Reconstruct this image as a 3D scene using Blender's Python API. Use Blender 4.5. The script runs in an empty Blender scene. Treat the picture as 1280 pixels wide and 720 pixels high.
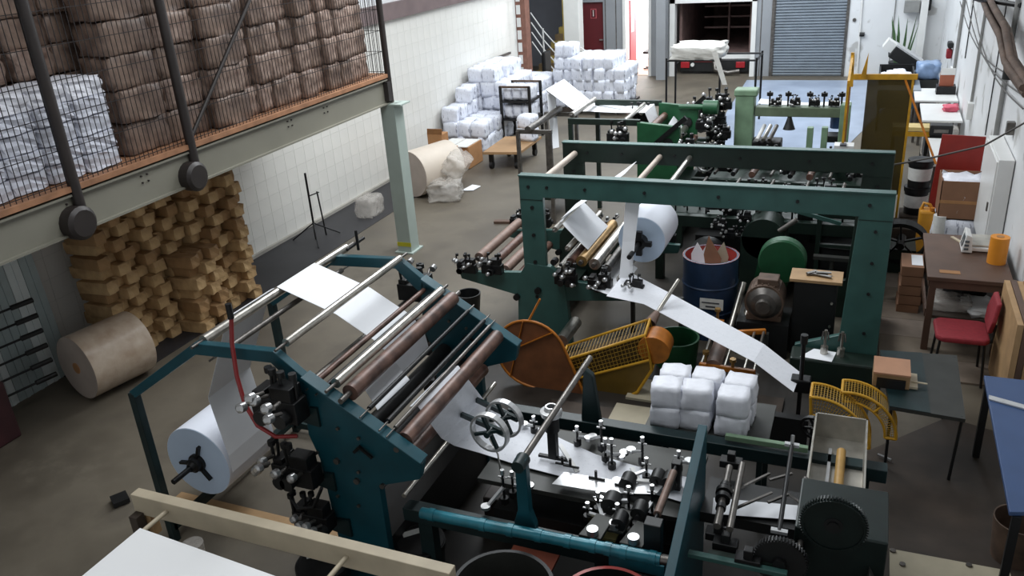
import bpy, bmesh, math, random
from mathutils import Vector, Matrix
random.seed(7)
sc = bpy.context.scene
COL = sc.collection

# ------------------------------------------------------------------ camera
FPX = 1045.0; CZ = 4.2
RT = Vector((0.92327, 0.37848, -0.06580)); DN = Vector((0.09617, -0.39355, -0.91426)); FW = Vector((-0.37192, 0.83778, -0.39975))
cd = bpy.data.cameras.new('camera'); cam = bpy.data.objects.new('camera', cd); COL.objects.link(cam)
cd.sensor_width = 36.0; cd.lens = FPX / 1280 * 36.0; cd.clip_start = 0.1; cd.clip_end = 200
cam.matrix_world = Matrix(((RT.x, -DN.x, -FW.x, 0), (RT.y, -DN.y, -FW.y, 0), (RT.z, -DN.z, -FW.z, CZ), (0, 0, 0, 1)))
sc.camera = cam

# ------------------------------------------------------------------ world, light, exposure
w = bpy.data.worlds.new('world'); sc.world = w; w.use_nodes = True
w.node_tree.nodes['Background'].inputs[0].default_value = (0.93, 0.97, 1.0, 1)
w.node_tree.nodes['Background'].inputs[1].default_value = 0.36
def area(name, loc, rot, sx, sy, power, col):
    l = bpy.data.lights.new(name, 'AREA'); l.shape = 'RECTANGLE'; l.size = sx; l.size_y = sy; l.energy = power; l.color = col
    o = bpy.data.objects.new(name, l); COL.objects.link(o); o.location = loc; o.rotation_euler = rot
    return o
area('skylight_far', (-3.5, 19.0, 5.9), (0, 0, 0), 7.0, 5.0, 560, (0.90, 0.96, 1.0))
area('skylight_middle', (-4.0, 10.5, 5.9), (0, 0, 0), 3.0, 4.0, 330, (0.93, 0.97, 1.0))
area('skylight_near', (-3.0, 5.0, 5.9), (0, 0, 0), 2.5, 3.0, 105, (0.93, 0.97, 1.0))
sc.view_settings.view_transform = 'Standard'; sc.view_settings.look = 'None'; sc.view_settings.gamma = 1.0
sc.view_settings.use_curve_mapping = False; sc.view_settings.exposure = 0.45

# ------------------------------------------------------------------ measuring helpers
CP = Vector((0, 0, CZ))
def ray(px, py): return RT * (px - 640) + DN * (py - 360) + FW * FPX
def G(px, py, z=0.0):
    r = ray(px, py); return CP + r * ((z - CZ) / r.z)
def Yp(px, py, y):
    r = ray(px, py); return CP + r * (y / r.y)
def Xp(px, py, x):
    r = ray(px, py); return CP + r * (x / r.x)

# ------------------------------------------------------------------ materials
def lin(h):
    h = h.lstrip('#'); r = []
    for i in (0, 2, 4):
        c = int(h[i:i+2], 16) / 255; r.append(c / 12.92 if c <= 0.04045 else ((c + 0.055) / 1.055) ** 2.4)
    return r
MATS = {}
def mat(name, hexc, rough=0.6, metal=0.0, var=0.18, scale=6.0, bump=0.15, alpha=1.0, trans=0.0, hex2=None, emit=None, dist=0.01, coat=0.0):
    m = bpy.data.materials.new(name); m.use_nodes = True; nt = m.node_tree; b = nt.nodes['Principled BSDF']
    c = lin(hexc)
    tc = nt.nodes.new('ShaderNodeTexCoord'); n = nt.nodes.new('ShaderNodeTexNoise'); n.inputs['Scale'].default_value = scale; n.inputs['Detail'].default_value = 6
    nt.links.new(tc.outputs['Object'], n.inputs['Vector'])
    rp = nt.nodes.new('ShaderNodeValToRGB'); rp.color_ramp.elements[0].position = 0.3; rp.color_ramp.elements[1].position = 0.7
    a = [min(1, x * (1 - var)) for x in c]; d = [min(1, x * (1 + var)) for x in c] if hex2 is None else lin(hex2)
    rp.color_ramp.elements[0].color = (*a, 1); rp.color_ramp.elements[1].color = (*d, 1)
    nt.links.new(n.outputs['Fac'], rp.inputs['Fac']); nt.links.new(rp.outputs['Color'], b.inputs['Base Color'])
    b.inputs['Roughness'].default_value = rough; b.inputs['Metallic'].default_value = metal
    if coat: b.inputs['Coat Weight'].default_value = coat
    if bump:
        bp = nt.nodes.new('ShaderNodeBump'); bp.inputs['Strength'].default_value = bump; bp.inputs['Distance'].default_value = dist
        nt.links.new(n.outputs['Fac'], bp.inputs['Height']); nt.links.new(bp.outputs['Normal'], b.inputs['Normal'])
    if alpha < 1: b.inputs['Alpha'].default_value = alpha
    if trans: b.inputs['Transmission Weight'].default_value = trans
    if emit: b.inputs['Emission Color'].default_value = (*lin(hexc), 1); b.inputs['Emission Strength'].default_value = emit
    MATS[name] = m; return m
def add_specks(m, dark='#5a5a60', lo=0.60, scale=30, amount=1.0, stretch=(1, 1, 1)):
    nt = m.node_tree; b = nt.nodes['Principled BSDF']; src = b.inputs['Base Color'].links[0].from_socket
    tc = nt.nodes.new('ShaderNodeTexCoord'); mp = nt.nodes.new('ShaderNodeMapping'); mp.inputs['Scale'].default_value = stretch
    n = nt.nodes.new('ShaderNodeTexNoise'); n.inputs['Scale'].default_value = scale; n.inputs['Detail'].default_value = 3
    nt.links.new(tc.outputs['Object'], mp.inputs['Vector']); nt.links.new(mp.outputs['Vector'], n.inputs['Vector'])
    rp = nt.nodes.new('ShaderNodeValToRGB'); rp.color_ramp.elements[0].position = lo; rp.color_ramp.elements[1].position = lo + 0.06
    rp.color_ramp.elements[0].color = (0, 0, 0, 1); rp.color_ramp.elements[1].color = (amount, amount, amount, 1)
    nt.links.new(n.outputs['Fac'], rp.inputs['Fac'])
    mx = nt.nodes.new('ShaderNodeMix'); mx.data_type = 'RGBA'; mx.inputs[7].default_value = (*lin(dark), 1)
    nt.links.new(rp.outputs['Color'], mx.inputs[0]); nt.links.new(src, mx.inputs[6]); nt.links.new(mx.outputs[2], b.inputs['Base Color'])
    return m
teal = mat('teal_paint', '#0e4550', 0.38, 0.0, 0.18, 5, 0.05)
tealdk = mat('dark_teal_paint', '#0e2527', 0.45, 0.0, 0.3, 6, 0.05)
cyan = mat('cyan_tube_paint', '#256f7e', 0.28, 0.1, 0.3, 9, 0.03)
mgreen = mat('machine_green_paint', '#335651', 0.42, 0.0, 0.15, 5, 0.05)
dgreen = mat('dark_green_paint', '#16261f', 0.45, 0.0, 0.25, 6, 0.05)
bgreen = mat('bright_green_paint', '#1b5232', 0.45, 0.0, 0.2, 6, 0.05)
pgreen = mat('pale_green_paint', '#748f74', 0.5, 0.0, 0.2, 6, 0.05)
steel = mat('brushed_steel', '#b8b4ac', 0.28, 0.9, 0.25, 14, 0.03)
steeldk = mat('dull_steel', '#6e6a66', 0.4, 0.8, 0.3, 12, 0.05)
chrome = mat('chrome', '#b9b9b9', 0.3, 0.8, 0.05, 10, 0.0)
alu = mat('aluminium', '#c9cacb', 0.35, 0.5, 0.1, 14, 0.02)
iron = mat('black_iron', '#1b1b1c', 0.45, 0.4, 0.35, 18, 0.1)
blackm = mat('black_paint', '#111213', 0.5, 0.0, 0.3, 10, 0.05)
brownroll = mat('stained_roller', '#4a332c', 0.42, 0.15, 0.35, 10, 0.08, hex2='#76584c')
pinkroll = mat('pink_brown_roller', '#7d665b', 0.5, 0.1, 0.25, 10, 0.05)
brassroll = mat('brass_roller', '#a3814e', 0.35, 0.6, 0.25, 10, 0.05)
paper = mat('white_paper', '#eceef2', 0.75, 0.0, 0.02, 4, 0.02)
embp = add_specks(mat('printed_paper', '#e6e8ee', 0.7, 0, 0.03, 30, 0.1), '#c4c8d0', 0.62, 60, 0.5)
orange = mat('orange_enamel', '#b26a1e', 0.45, 0.0, 0.25, 8, 0.05)
orgpan = mat('brown_guard_panel', '#7a4a2a', 0.6, 0.0, 0.25, 6, 0.05)
yellow = mat('yellow_enamel', '#c39223', 0.45, 0.0, 0.2, 10, 0.05)
amber = mat('amber_acrylic', '#7a5f26', 0.3, 0.0, 0.15, 8, 0.02, alpha=0.72)
olive = mat('olive_acrylic', '#4b3f18', 0.25, 0.0, 0.1, 8, 0.0, alpha=0.85)
meshpan = mat('yellow_mesh_wire', '#a9842a', 0.5, 0.0, 0.2, 10, 0.0)
woodc = mat('cream_wood', '#bdb098', 0.6, 0.0, 0.12, 5, 0.1)
woodb = mat('raw_board', '#a88760', 0.65, 0.0, 0.15, 7, 0.1)
woodd = mat('dark_plank', '#453b33', 0.8, 0.0, 0.3, 5, 0.3)
tabletop = mat('brown_table_wood', '#5a4336', 0.55, 0.0, 0.15, 5, 0.1)
cardb = mat('cardboard', '#a87a50', 0.8, 0.0, 0.1, 6, 0.1)
cardb2 = mat('brown_cardboard', '#87624a', 0.8, 0.0, 0.1, 6, 0.1)
kraft = mat('kraft_wrap', '#b08c60', 0.75, 0.0, 0.28, 7, 0.5, hex2='#cdab7c', dist=0.02)
kraftd = mat('kraft_wrap_dark', '#96754f', 0.75, 0.0, 0.28, 7, 0.5, dist=0.02)
bale = mat('brown_bale_wrap', '#67534a', 0.5, 0.0, 0.3, 9, 0.6, hex2='#8a7466', dist=0.02)
baler = mat('brown_bale_wrap_reddish', '#72594e', 0.45, 0.0, 0.25, 12, 0.6, hex2='#a58f82', dist=0.02)
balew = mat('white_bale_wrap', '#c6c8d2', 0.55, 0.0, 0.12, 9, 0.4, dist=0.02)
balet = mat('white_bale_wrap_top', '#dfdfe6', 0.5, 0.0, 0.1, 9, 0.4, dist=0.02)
packw = add_specks(mat('white_pack_film', '#dfe2ec', 0.45, 0.0, 0.06, 12, 0.5, dist=0.02), '#75788a', 0.60, 14, 0.8, (2.5, 2.5, 0.5))
packs = mat('napkin_pack_film', '#e9ebf3', 0.5, 0.0, 0.06, 14, 0.4, dist=0.015)
plast = mat('clear_shrink_film', '#dcd6ce', 0.25, 0.0, 0.1, 12, 0.8, alpha=0.38, dist=0.03)
rollk = mat('kraft_roll_film', '#b39c86', 0.32, 0.0, 0.14, 6, 0.35, hex2='#c4b4a2', dist=0.02, coat=0.4)
rollend = mat('roll_end', '#b3a69c', 0.6, 0.0, 0.08, 5, 0.05)
rollw = mat('white_roll', '#e6eaf4', 0.7, 0.0, 0.02, 5, 0.0)
rollwe = mat('white_roll_end', '#c8daf0', 0.6, 0.0, 0.05, 3, 0.0)
beamg = mat('grey_green_beam_paint', '#7d7a6e', 0.5, 0.0, 0.06, 2, 0.03)
colg = mat('pale_green_column_paint', '#a3afa8', 0.5, 0.0, 0.06, 3, 0.02)
deckw = mat('deck_edge_wood', '#93694c', 0.7, 0.0, 0.25, 7, 0.2)
postb = mat('brown_post_paint', '#2c2624', 0.5, 0.1, 0.2, 7, 0.05)
wire = mat('dark_wire', '#2e2a2a', 0.5, 0.5, 0.1, 7, 0.0)
redh = mat('red_hose_rubber', '#8f2a2a', 0.4, 0, 0.1, 8, 0)
redf = mat('red_fabric', '#85202a', 0.8, 0, 0.12, 30, 0.1)
redb = mat('red_board_paint', '#8a2219', 0.45, 0, 0.12, 5, 0.05)
redd = mat('red_drum_paint', '#a03a34', 0.4, 0, 0.2, 8, 0.05)
blued = mat('navy_drum_paint', '#1d3350', 0.45, 0.1, 0.3, 6, 0.05)
bluet = mat('blue_laminate', '#37507a', 0.4, 0, 0.06, 5, 0.02)
bluec = mat('blue_crate', '#27506f', 0.5, 0, 0.1, 6, 0)
white = mat('white_enamel', '#dcdcda', 0.4, 0, 0.04, 4, 0.02)
label = mat('paper_label', '#d6d6d2', 0.6, 0, 0.08, 20, 0)
ink = mat('print_ink', '#4a4c52', 0.6, 0, 0.1, 20, 0)
lcd = mat('display_grey', '#5b6266', 0.2, 0, 0.1, 20, 0)
greyp = mat('grey_plate', '#383936', 0.5, 0.2, 0.2, 5, 0.05)
stainl = mat('stainless_sheet', '#b5b1a8', 0.4, 0.6, 0.2, 8, 0.03)
rust = mat('rusty_bucket', '#5c4a3e', 0.7, 0.2, 0.35, 8, 0.2)
creams = mat('cream_board', '#ada48e', 0.6, 0, 0.1, 5, 0.05)
plant = mat('plant_leaf', '#3d5a34', 0.5, 0, 0.3, 10, 0)
orroll = mat('orange_film_roll', '#d98a25', 0.5, 0, 0.05, 8, 0)
yelcan = mat('yellow_jerrycan', '#c58a2c', 0.45, 0, 0.1, 8, 0)
bluesheet = mat('pale_corrugated_panel', '#a3b0b1', 0.35, 0, 0.1, 3, 0.05)
bluesheet2 = mat('pale_panel_light', '#d3dbdb', 0.35, 0, 0.08, 3, 0.05)
gwall = mat('grey_wall_paint', '#8b8e92', 0.6, 0, 0.06, 1.5, 0.05)
wwall = add_specks(mat('white_wall_paint', '#d9dadb', 0.5, 0, 0.05, 1.2, 0.1), '#8f8b84', 0.62, 2.2, 0.6)
tilem = mat('white_wall_tile', '#dedcd6', 0.22, 0, 0.04, 1.5, 0.02)
grout = mat('tile_grout', '#cbcbc6', 0.7, 0, 0.1, 4, 0.05)
shutter = mat('shutter_metal', '#8e97a0', 0.45, 0.3, 0.1, 4, 0.02)
maroon = mat('maroon_door_paint', '#5a1a20', 0.45, 0, 0.1, 4, 0)
pinkd = mat('pink_red_door_paint', '#b5545a', 0.45, 0, 0.1, 4, 0)
brick = mat('brown_brick_column', '#7c5548', 0.7, 0, 0.2, 8, 0.2)
yelst = mat('yellow_stair_paint', '#a58f4a', 0.6, 0, 0.2, 6, 0.05)
truckd = mat('truck_box_dark', '#6a5450', 0.7, 0, 0.3, 5, 0.1)
tarp = mat('white_tarpaulin', '#d4d2cc', 0.5, 0, 0.1, 6, 0.6, dist=0.03)
lampr = mat('tail_lamp', '#a01f28', 0.3, 0, 0.1, 5, 0)
glow = mat('daylit_room', '#f4f6fa', 0.6, 0, 0.0, 5, 0)
stonem = mat('tape_yellow', '#b9b32a', 0.6, 0, 0.1, 5, 0)
cabm = mat('cable_rubber', '#4a4744', 0.6, 0, 0.2, 5, 0)
pipeb = mat('dusty_pipe_lagging', '#5b4a40', 0.8, 0, 0.4, 5, 0.6, dist=0.03)
conduit = mat('grey_conduit', '#8b8b89', 0.5, 0.2, 0.15, 5, 0.05)
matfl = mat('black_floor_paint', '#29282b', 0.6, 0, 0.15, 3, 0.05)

# concrete floor: worn dark concrete with pale scuffs, brown oil stains and a separate pale bluish patch near the shutter
fm = bpy.data.materials.new('worn_concrete'); fm.use_nodes = True; nt = fm.node_tree; b = nt.nodes['Principled BSDF']
tc = nt.nodes.new('ShaderNodeTexCoord')
def noise(scale, detail=8, rough=0.6):
    n = nt.nodes.new('ShaderNodeTexNoise'); n.inputs['Scale'].default_value = scale; n.inputs['Detail'].default_value = detail; n.inputs['Roughness'].default_value = rough
    nt.links.new(tc.outputs['Object'], n.inputs['Vector']); return n
def ramp(src, p0, p1, c0, c1):
    r = nt.nodes.new('ShaderNodeValToRGB'); r.color_ramp.elements[0].position = p0; r.color_ramp.elements[1].position = p1
    r.color_ramp.elements[0].color = (*lin(c0), 1); r.color_ramp.elements[1].color = (*lin(c1), 1); nt.links.new(src, r.inputs['Fac']); return r
def mixc(f, a, bb):
    x = nt.nodes.new('ShaderNodeMix'); x.data_type = 'RGBA'; nt.links.new(f, x.inputs[0]); nt.links.new(a, x.inputs[6]); nt.links.new(bb, x.inputs[7]); return x.outputs[2]
n1 = noise(0.55); base = ramp(n1.outputs['Fac'], 0.35, 0.68, '#50493f', '#756d5f')
n2 = noise(2.2, 10, 0.7); sc1 = ramp(n2.outputs['Fac'], 0.56, 0.72, '#000000', '#9a9a9a')
lightc = nt.nodes.new('ShaderNodeRGB'); lightc.outputs[0].default_value = (*lin('#7f7769'), 1)
c1 = mixc(sc1.outputs['Color'], base.outputs['Color'], lightc.outputs[0])
n3 = noise(1.1, 6, 0.6); st = ramp(n3.outputs['Fac'], 0.52, 0.66, '#000000', '#bbbbbb')
darkc = nt.nodes.new('ShaderNodeRGB'); darkc.outputs[0].default_value = (*lin('#352e28'), 1)
c2 = mixc(st.outputs['Color'], c1, darkc.outputs[0])
nt.links.new(c2, b.inputs['Base Color'])
rr = nt.nodes.new('ShaderNodeMapRange'); rr.inputs[3].default_value = 0.38; rr.inputs[4].default_value = 0.7; nt.links.new(n2.outputs['Fac'], rr.inputs[0]); nt.links.new(rr.outputs[0], b.inputs['Roughness'])
bp = nt.nodes.new('ShaderNodeBump'); bp.inputs['Strength'].default_value = 0.12; bp.inputs['Distance'].default_value = 0.01; nt.links.new(n2.outputs['Fac'], bp.inputs['Height']); nt.links.new(bp.outputs['Normal'], b.inputs['Normal'])
floorm = fm
bluefl = mat('pale_blue_floor', '#8f9bb0', 0.35, 0, 0.1, 1.5, 0.2, hex2='#a3afc2')
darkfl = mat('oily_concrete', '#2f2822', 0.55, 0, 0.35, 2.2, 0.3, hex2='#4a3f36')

oilshadem = mat('shaded_oily_concrete', '#1c1916', 0.5, 0, 0.3, 3.0, 0.2, hex2='#36302a')  # shadow under the machines put into the floor colour, along with oily stains

# ------------------------------------------------------------------ mesh builder
ORI = {}
class MB:
    def __init__(s): s.v = []; s.f = []; s.sm = []
    def add(s, vs, fs, smooth=False):
        o = len(s.v); s.v += [Vector(q) for q in vs]; s.f += [tuple(i + o for i in f) for f in fs]; s.sm += [smooth] * len(fs); return s
    def box(s, c, d, R=None):
        c = Vector(c); h = Vector(d) / 2
        vs = [Vector((x, y, z)) for x in (-h.x, h.x) for y in (-h.y, h.y) for z in (-h.z, h.z)]
        if R is not None: vs = [R @ q for q in vs]
        return s.add([c + q for q in vs], [(0, 1, 3, 2), (4, 6, 7, 5), (0, 4, 5, 1), (2, 3, 7, 6), (0, 2, 6, 4), (1, 5, 7, 3)])
    def b2(s, p, q): 
        p = Vector(p); q = Vector(q); return s.box((p + q) / 2, [abs(a) for a in (q - p)])
    def cyl(s, p, q, r, n=16, r2=None, caps=True):
        p = Vector(p); q = Vector(q); r2 = r if r2 is None else r2; d = (q - p).normalized()
        a = d.orthogonal().normalized(); bb = d.cross(a)
        ring = [(a * math.cos(t) + bb * math.sin(t)) for t in [2 * math.pi * i / n for i in range(n)]]
        A = [p + k * r for k in ring]; B = [q + k * r2 for k in ring]
        s.add(A + B, [(i, (i + 1) % n, n + (i + 1) % n, n + i) for i in range(n)], True)
        if caps:
            if r > 0: s.add(A, [tuple(reversed(range(n)))])
            if r2 > 0: s.add(B, [tuple(range(n))])
        return s
    def lathe(s, p, q, prof, n=20):
        p = Vector(p); q = Vector(q); d = (q - p)
        for (t0, r0), (t1, r1) in zip(prof[:-1], prof[1:]): s.cyl(p + d * t0, p + d * t1 + d.normalized() * 1e-5, max(r0, 1e-4), n, max(r1, 1e-4), False)
        return s
    def bar(s, p, q, w_, h_):
        p = Vector(p); q = Vector(q); d = (q - p); L = d.length; x = d.normalized()
        up = Vector((0, 0, 1)) if abs(x.z) < 0.95 else Vector((1, 0, 0)); y = up.cross(x).normalized(); z = x.cross(y)
        return s.box((p + q) / 2, (L, w_, h_), Matrix((x, y, z)).transposed())
    def tube(s, pts, r, n=8):
        pts = [Vector(p) for p in pts]; rings = []; prev = None
        for i, p in enumerate(pts):
            d = (pts[min(i + 1, len(pts) - 1)] - pts[max(i - 1, 0)]).normalized()
            a = d.orthogonal().normalized() if prev is None else (prev - d * prev.dot(d)).normalized(); prev = a; bb = d.cross(a)
            rings.append([p + (a * math.cos(t) + bb * math.sin(t)) * r for t in [2 * math.pi * k / n for k in range(n)]])
        vs = [q for g in rings for q in g]
        fs = [(i * n + k, i * n + (k + 1) % n, (i + 1) * n + (k + 1) % n, (i + 1) * n + k) for i in range(len(pts) - 1) for k in range(n)]
        s.add(vs, fs, True); s.add(rings[0], [tuple(reversed(range(n)))]); s.add(rings[-1], [tuple(range(n))]); return s
    def prism(s, pts, off):
        A = [Vector(p) for p in pts]; off = Vector(off); B = [p + off for p in A]; n = len(A)
        return s.add(A + B, [tuple(range(n)), tuple(reversed(range(n, 2 * n)))] + [(i, n + i, n + (i + 1) % n, (i + 1) % n) for i in range(n)])
    def ruled(s, pairs, th=0.003):
        m = len(pairs); A = [Vector(a) for a, _ in pairs]; B = [Vector(b_) for _, b_ in pairs]; nrm = []
        for i in range(m):
            d = A[min(i + 1, m - 1)] - A[max(i - 1, 0)]; nrm.append(d.cross(B[i] - A[i]).normalized() * th)
        vs = A + B + [A[i] + nrm[i] for i in range(m)] + [B[i] + nrm[i] for i in range(m)]; fs = []
        for i in range(m - 1):
            fs += [(i, i + 1, m + i + 1, m + i), (2*m + i, 3*m + i, 3*m + i + 1, 2*m + i + 1), (i, 2*m + i, 2*m + i + 1, i + 1), (m + i, m + i + 1, 3*m + i + 1, 3*m + i)]
        fs += [(0, m, 3*m, 2*m), (m-1, 3*m-1, 4*m-1, 2*m-1)]
        return s.add(vs, fs, False)
    def mesh(s, name, m, o=Vector((0, 0, 0))):
        me = bpy.data.meshes.new(name); me.from_pydata([tuple(q - o) for q in s.v], [], s.f); me.polygons.foreach_set('use_smooth', s.sm)
        if m: me.materials.append(m)
        me.update(); return me
    def build(s, name, m, parent=None, bevel=0, lab=None, kind=None):
        o = Vector((0, 0, 0))
        if parent is not None: o = ORI.get(parent.name, o)
        ob = bpy.data.objects.new(name, s.mesh(name, m, o)); COL.objects.link(ob)
        if parent is not None: ob.parent = parent
        else:                                         # single-mesh thing: origin to the middle of its base
            lo = [min(q[i] for q in s.v) for i in range(3)]; hi = [max(q[i] for q in s.v) for i in range(3)]
            c = Vector(((lo[0] + hi[0]) / 2, (lo[1] + hi[1]) / 2, lo[2])); ob.data.transform(Matrix.Translation(-c)); ob.location = c; o = c
        ORI[ob.name] = o
        if bevel:
            bv = ob.modifiers.new('bevel', 'BEVEL'); bv.width = bevel; bv.segments = 2; bv.limit_method = 'ANGLE'
        if lab: ob['label'] = lab
        if kind: ob['kind'] = kind
        return ob
def tag(o, lab, cat, group=None, kind=None):
    o['label'] = lab; o['category'] = cat
    if group: o['group'] = group
    if kind: o['kind'] = kind
    return o
def thing(name, lab, cat, loc=(0, 0, 0), group=None, local=False):
    o = bpy.data.objects.new(name, None); COL.objects.link(o); o.empty_display_size = 0.1; o.location = loc
    ORI[o.name] = Vector((0, 0, 0)) if local else Vector(loc)
    return tag(o, lab, cat, group)
def struct(name, mb, m, parent=None, bevel=0):
    o = mb.build(name, m, parent, bevel)
    if parent is None: o['kind'] = 'structure'
    return o
def copy_tree(o, loc=None, rz=None, lab=None, group=None):
    c = o.copy(); COL.objects.link(c)
    for ch in o.children:
        d = ch.copy(); COL.objects.link(d); d.parent = c
        for g in ch.children:
            e = g.copy(); COL.objects.link(e); e.parent = d
    if loc is not None: c.location = loc
    if rz is not None: c.rotation_euler = (0, 0, rz)
    if lab: c['label'] = lab
    if group: c['group'] = group
    return c
def inst(name, me, parent, loc, rot=(0, 0, 0), scale=(1, 1, 1)):
    o = bpy.data.objects.new(name, me); COL.objects.link(o); o.location = loc; o.rotation_euler = rot; o.scale = scale
    if parent is not None:
        o.parent = parent; o.location = Vector(loc) - ORI.get(parent.name, Vector((0, 0, 0)))
    return o
def lumpy(name, m, d, seg=3, amp=0.08, seed=0, tuck=0.0):
    """a soft wrapped block: subdivided box with rounded corners and dented faces, base at z=0"""
    rnd = random.Random(seed); bm = bmesh.new(); bmesh.ops.create_cube(bm, size=1.0)
    bmesh.ops.subdivide_edges(bm, edges=bm.edges[:], cuts=seg, use_grid_fill=True)
    for v in bm.verts:
        c = v.co; r = Vector(c); k = max(abs(x) for x in c) * 2; L = (r.length * 2)
        t = 0.16; sph = r.normalized() * 0.72 if r.length else r
        v.co = c.lerp(sph, t); v.co += Vector([rnd.uniform(-amp, amp) for _ in range(3)]) * 0.5
        v.co = Vector((v.co.x * d[0], v.co.y * d[1], (v.co.z + 0.5) * d[2]))
        if v.co.z < 0: v.co.z = 0
    me = bpy.data.meshes.new(name); bm.to_mesh(me); bm.free(); me.materials.append(m); me.polygons.foreach_set('use_smooth', [True] * len(me.polygons)); return me
def blocky(name, m, d, amp=0.06, seed=0, cuts=1, bev=0.07, smooth=False):
    """a boxy wrapped bundle: crisp faces, chamfered uneven corners, base near z=0"""
    rnd = random.Random(seed); bm = bmesh.new(); bmesh.ops.create_cube(bm, size=1.0)
    if cuts: bmesh.ops.subdivide_edges(bm, edges=bm.edges[:], cuts=cuts, use_grid_fill=True)
    bmesh.ops.bevel(bm, geom=[e for e in bm.edges if len(e.link_faces) == 2 and e.calc_face_angle() > 0.5], offset=bev, segments=1, affect='EDGES')
    for v in bm.verts: v.co += Vector([rnd.uniform(-amp, amp) for _ in range(3)]) * 0.5
    for v in bm.verts: v.co = Vector((v.co.x * d[0], v.co.y * d[1], max(0.0, v.co.z + 0.5) * d[2]))
    me = bpy.data.meshes.new(name); bm.to_mesh(me); bm.free(); me.materials.append(m); me.polygons.foreach_set('use_smooth', [smooth] * len(me.polygons)); return me
ORD = ['lowest', 'second', 'third', 'fourth', 'fifth', 'sixth', 'seventh', 'eighth', 'ninth', 'tenth', 'eleventh', 'twelfth', 'thirteenth', 'fourteenth', 'fifteenth', 'sixteenth', 'seventeenth']
def nth(k): return 'first' if k == 0 else ORD[min(k, 16)]
def wheel(mb_rim, mb_spoke, c, r, wdt, axis=(0, 1, 0), spokes=4, rr=0.012):
    c = Vector(c); ax = Vector(axis).normalized(); a = ax.orthogonal().normalized(); bb = ax.cross(a); n = 28
    prof = [(r, -wdt/2), (r, wdt/2), (r - rr, wdt/2), (r - rr, -wdt/2)]; vs = []; fs = []
    for i in range(n):
        t = 2 * math.pi * i / n; d = a * math.cos(t) + bb * math.sin(t)
        vs += [c + d * p[0] + ax * p[1] for p in prof]
    for i in range(n):
        j = (i + 1) % n
        for k in range(4): fs.append((i*4 + k, i*4 + (k+1) % 4, j*4 + (k+1) % 4, j*4 + k))
    mb_rim.add(vs, fs)
    for i in range(spokes):
        t = 2 * math.pi * i / spokes + 0.4; d = a * math.cos(t) + bb * math.sin(t); mb_spoke.bar(c, c + d * (r - rr / 2), wdt * 0.5, 0.02)
    mb_spoke.cyl(c - ax * wdt, c + ax * wdt, r * 0.16, 12)
def gear_mb(c, r, th, teeth, ax=(0, 1, 0), depth=0.012):
    mb = MB(); c = Vector(c); ax = Vector(ax).normalized(); a = ax.orthogonal().normalized(); bb = ax.cross(a); pts = []
    for i in range(teeth):
        for f, rr in ((0.0, r - depth), (0.25, r - depth), (0.4, r), (0.7, r), (0.85, r - depth)):
            if f == 0.25: continue
            t = 2 * math.pi * (i + f) / teeth; pts.append(c + (a * math.cos(t) + bb * math.sin(t)) * rr - ax * th / 2)
    mb.prism(pts, ax * th); return mb

# ================================================================== SETTING
WX, RX, BY, CH = -8.0, 1.5, 23.5, 6.0
fl = struct('floor', MB().b2((-12, -1, -0.15), (4, 30, 0)), floorm)
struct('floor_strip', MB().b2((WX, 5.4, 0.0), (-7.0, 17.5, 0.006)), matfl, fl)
struct('pale_floor_patch', MB().prism([(-2.6, 16.0, 0.004), (-0.35, 16.0, 0.004), (0.6, 21.0, 0.004), (1.2, 22.9, 0.004), (-3.0, 22.9, 0.004), (-2.9, 19, 0.004)], (0, 0, 0.004)), bluefl, fl)  # pale bluish patch of floor before the shutter
struct('oil_shade_patch', MB().prism([(-0.1, 2.5, 0.003), (1.5, 2.5, 0.003), (1.5, 6.9, 0.003), (0.9, 7.1, 0.003), (0.2, 6.3, 0.003)], (0, 0, 0.003)), darkfl, fl)
struct('oil_shade_patch', MB().prism([(-3.0, 3.0, 0.002), (-2.1, 2.85, .002), (-.1, 2.9, 0.002), (.3, 4.2, .002), (0.2, 6.3, 0.002), (0.3, 7.4, 0.002), (-1.2, 7.75, .002), (-2.6, 7.5, .002), (-3.3, 7.3, .002), (-3.5, 6.6, .002), (-3.3, 6.0, .002), (-3.6, 5.5, .002), (-3.7, 4.4, .002)], (0, 0, 0.0008)), oilshadem, fl)  # dark patch paints in the shadow under and between the front machines
struct('oil_shade_patch', MB().prism([(-2.4, 9.0, 0.002), (.3, 9.0, 0.002), (.4, 12.4, .002), (-2.2, 12.6, .002), (-3.2, 12.2, .002), (-3.1, 10.6, .002)], (0, 0, 0.0008)), oilshadem, fl)  # same painted shadow below the rear machines
# floor boards laid between the machines
for i, (x0, x1, y0, y1, a) in enumerate([(-1.85, -1.2, 6.62, 7.0, 0), (-1.9, -1.25, 6.18, 6.5, 0), (-1.3, -0.9, 6.55, 7.2, 0), (-2.5, -1.9, 6.1, 6.4, 0), (-0.95, -0.45, 6.7, 7.0, 0)]):
    o = struct('board', MB().b2((x0, y0, 0.006), (x1, y1, 0.03)), creams if i in (0, 1) else woodd, fl)
for i in range(6):
    y = 7.75 + i * 0.42
    struct('plank', MB().b2((0.34, y, 0.004), (1.45, y + 0.414, 0.02)), mat('floor_plank_%d' % i, ['#7c6f62', '#75695b', '#82756a'][i % 3], 0.75, 0, 0.2, 4, 0.3), fl)
for i in range(7):
    struct('plank', MB().b2((-3.4 + 0.02 * (i % 2), 2.75 + i * 0.14, 0.003), (-0.6, 2.75 + i * 0.14 + 0.13, 0.02)), [woodd, darkfl][i % 2], fl)
struct('board', MB().b2((-5.0, 3.85, 0.003), (-3.3, 4.15, 0.02)), woodb, fl)
wl = struct('wall_left', MB().b2((WX - 0.25, -1, 0), (WX - 0.004, 19.4, CH)), grout)
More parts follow.
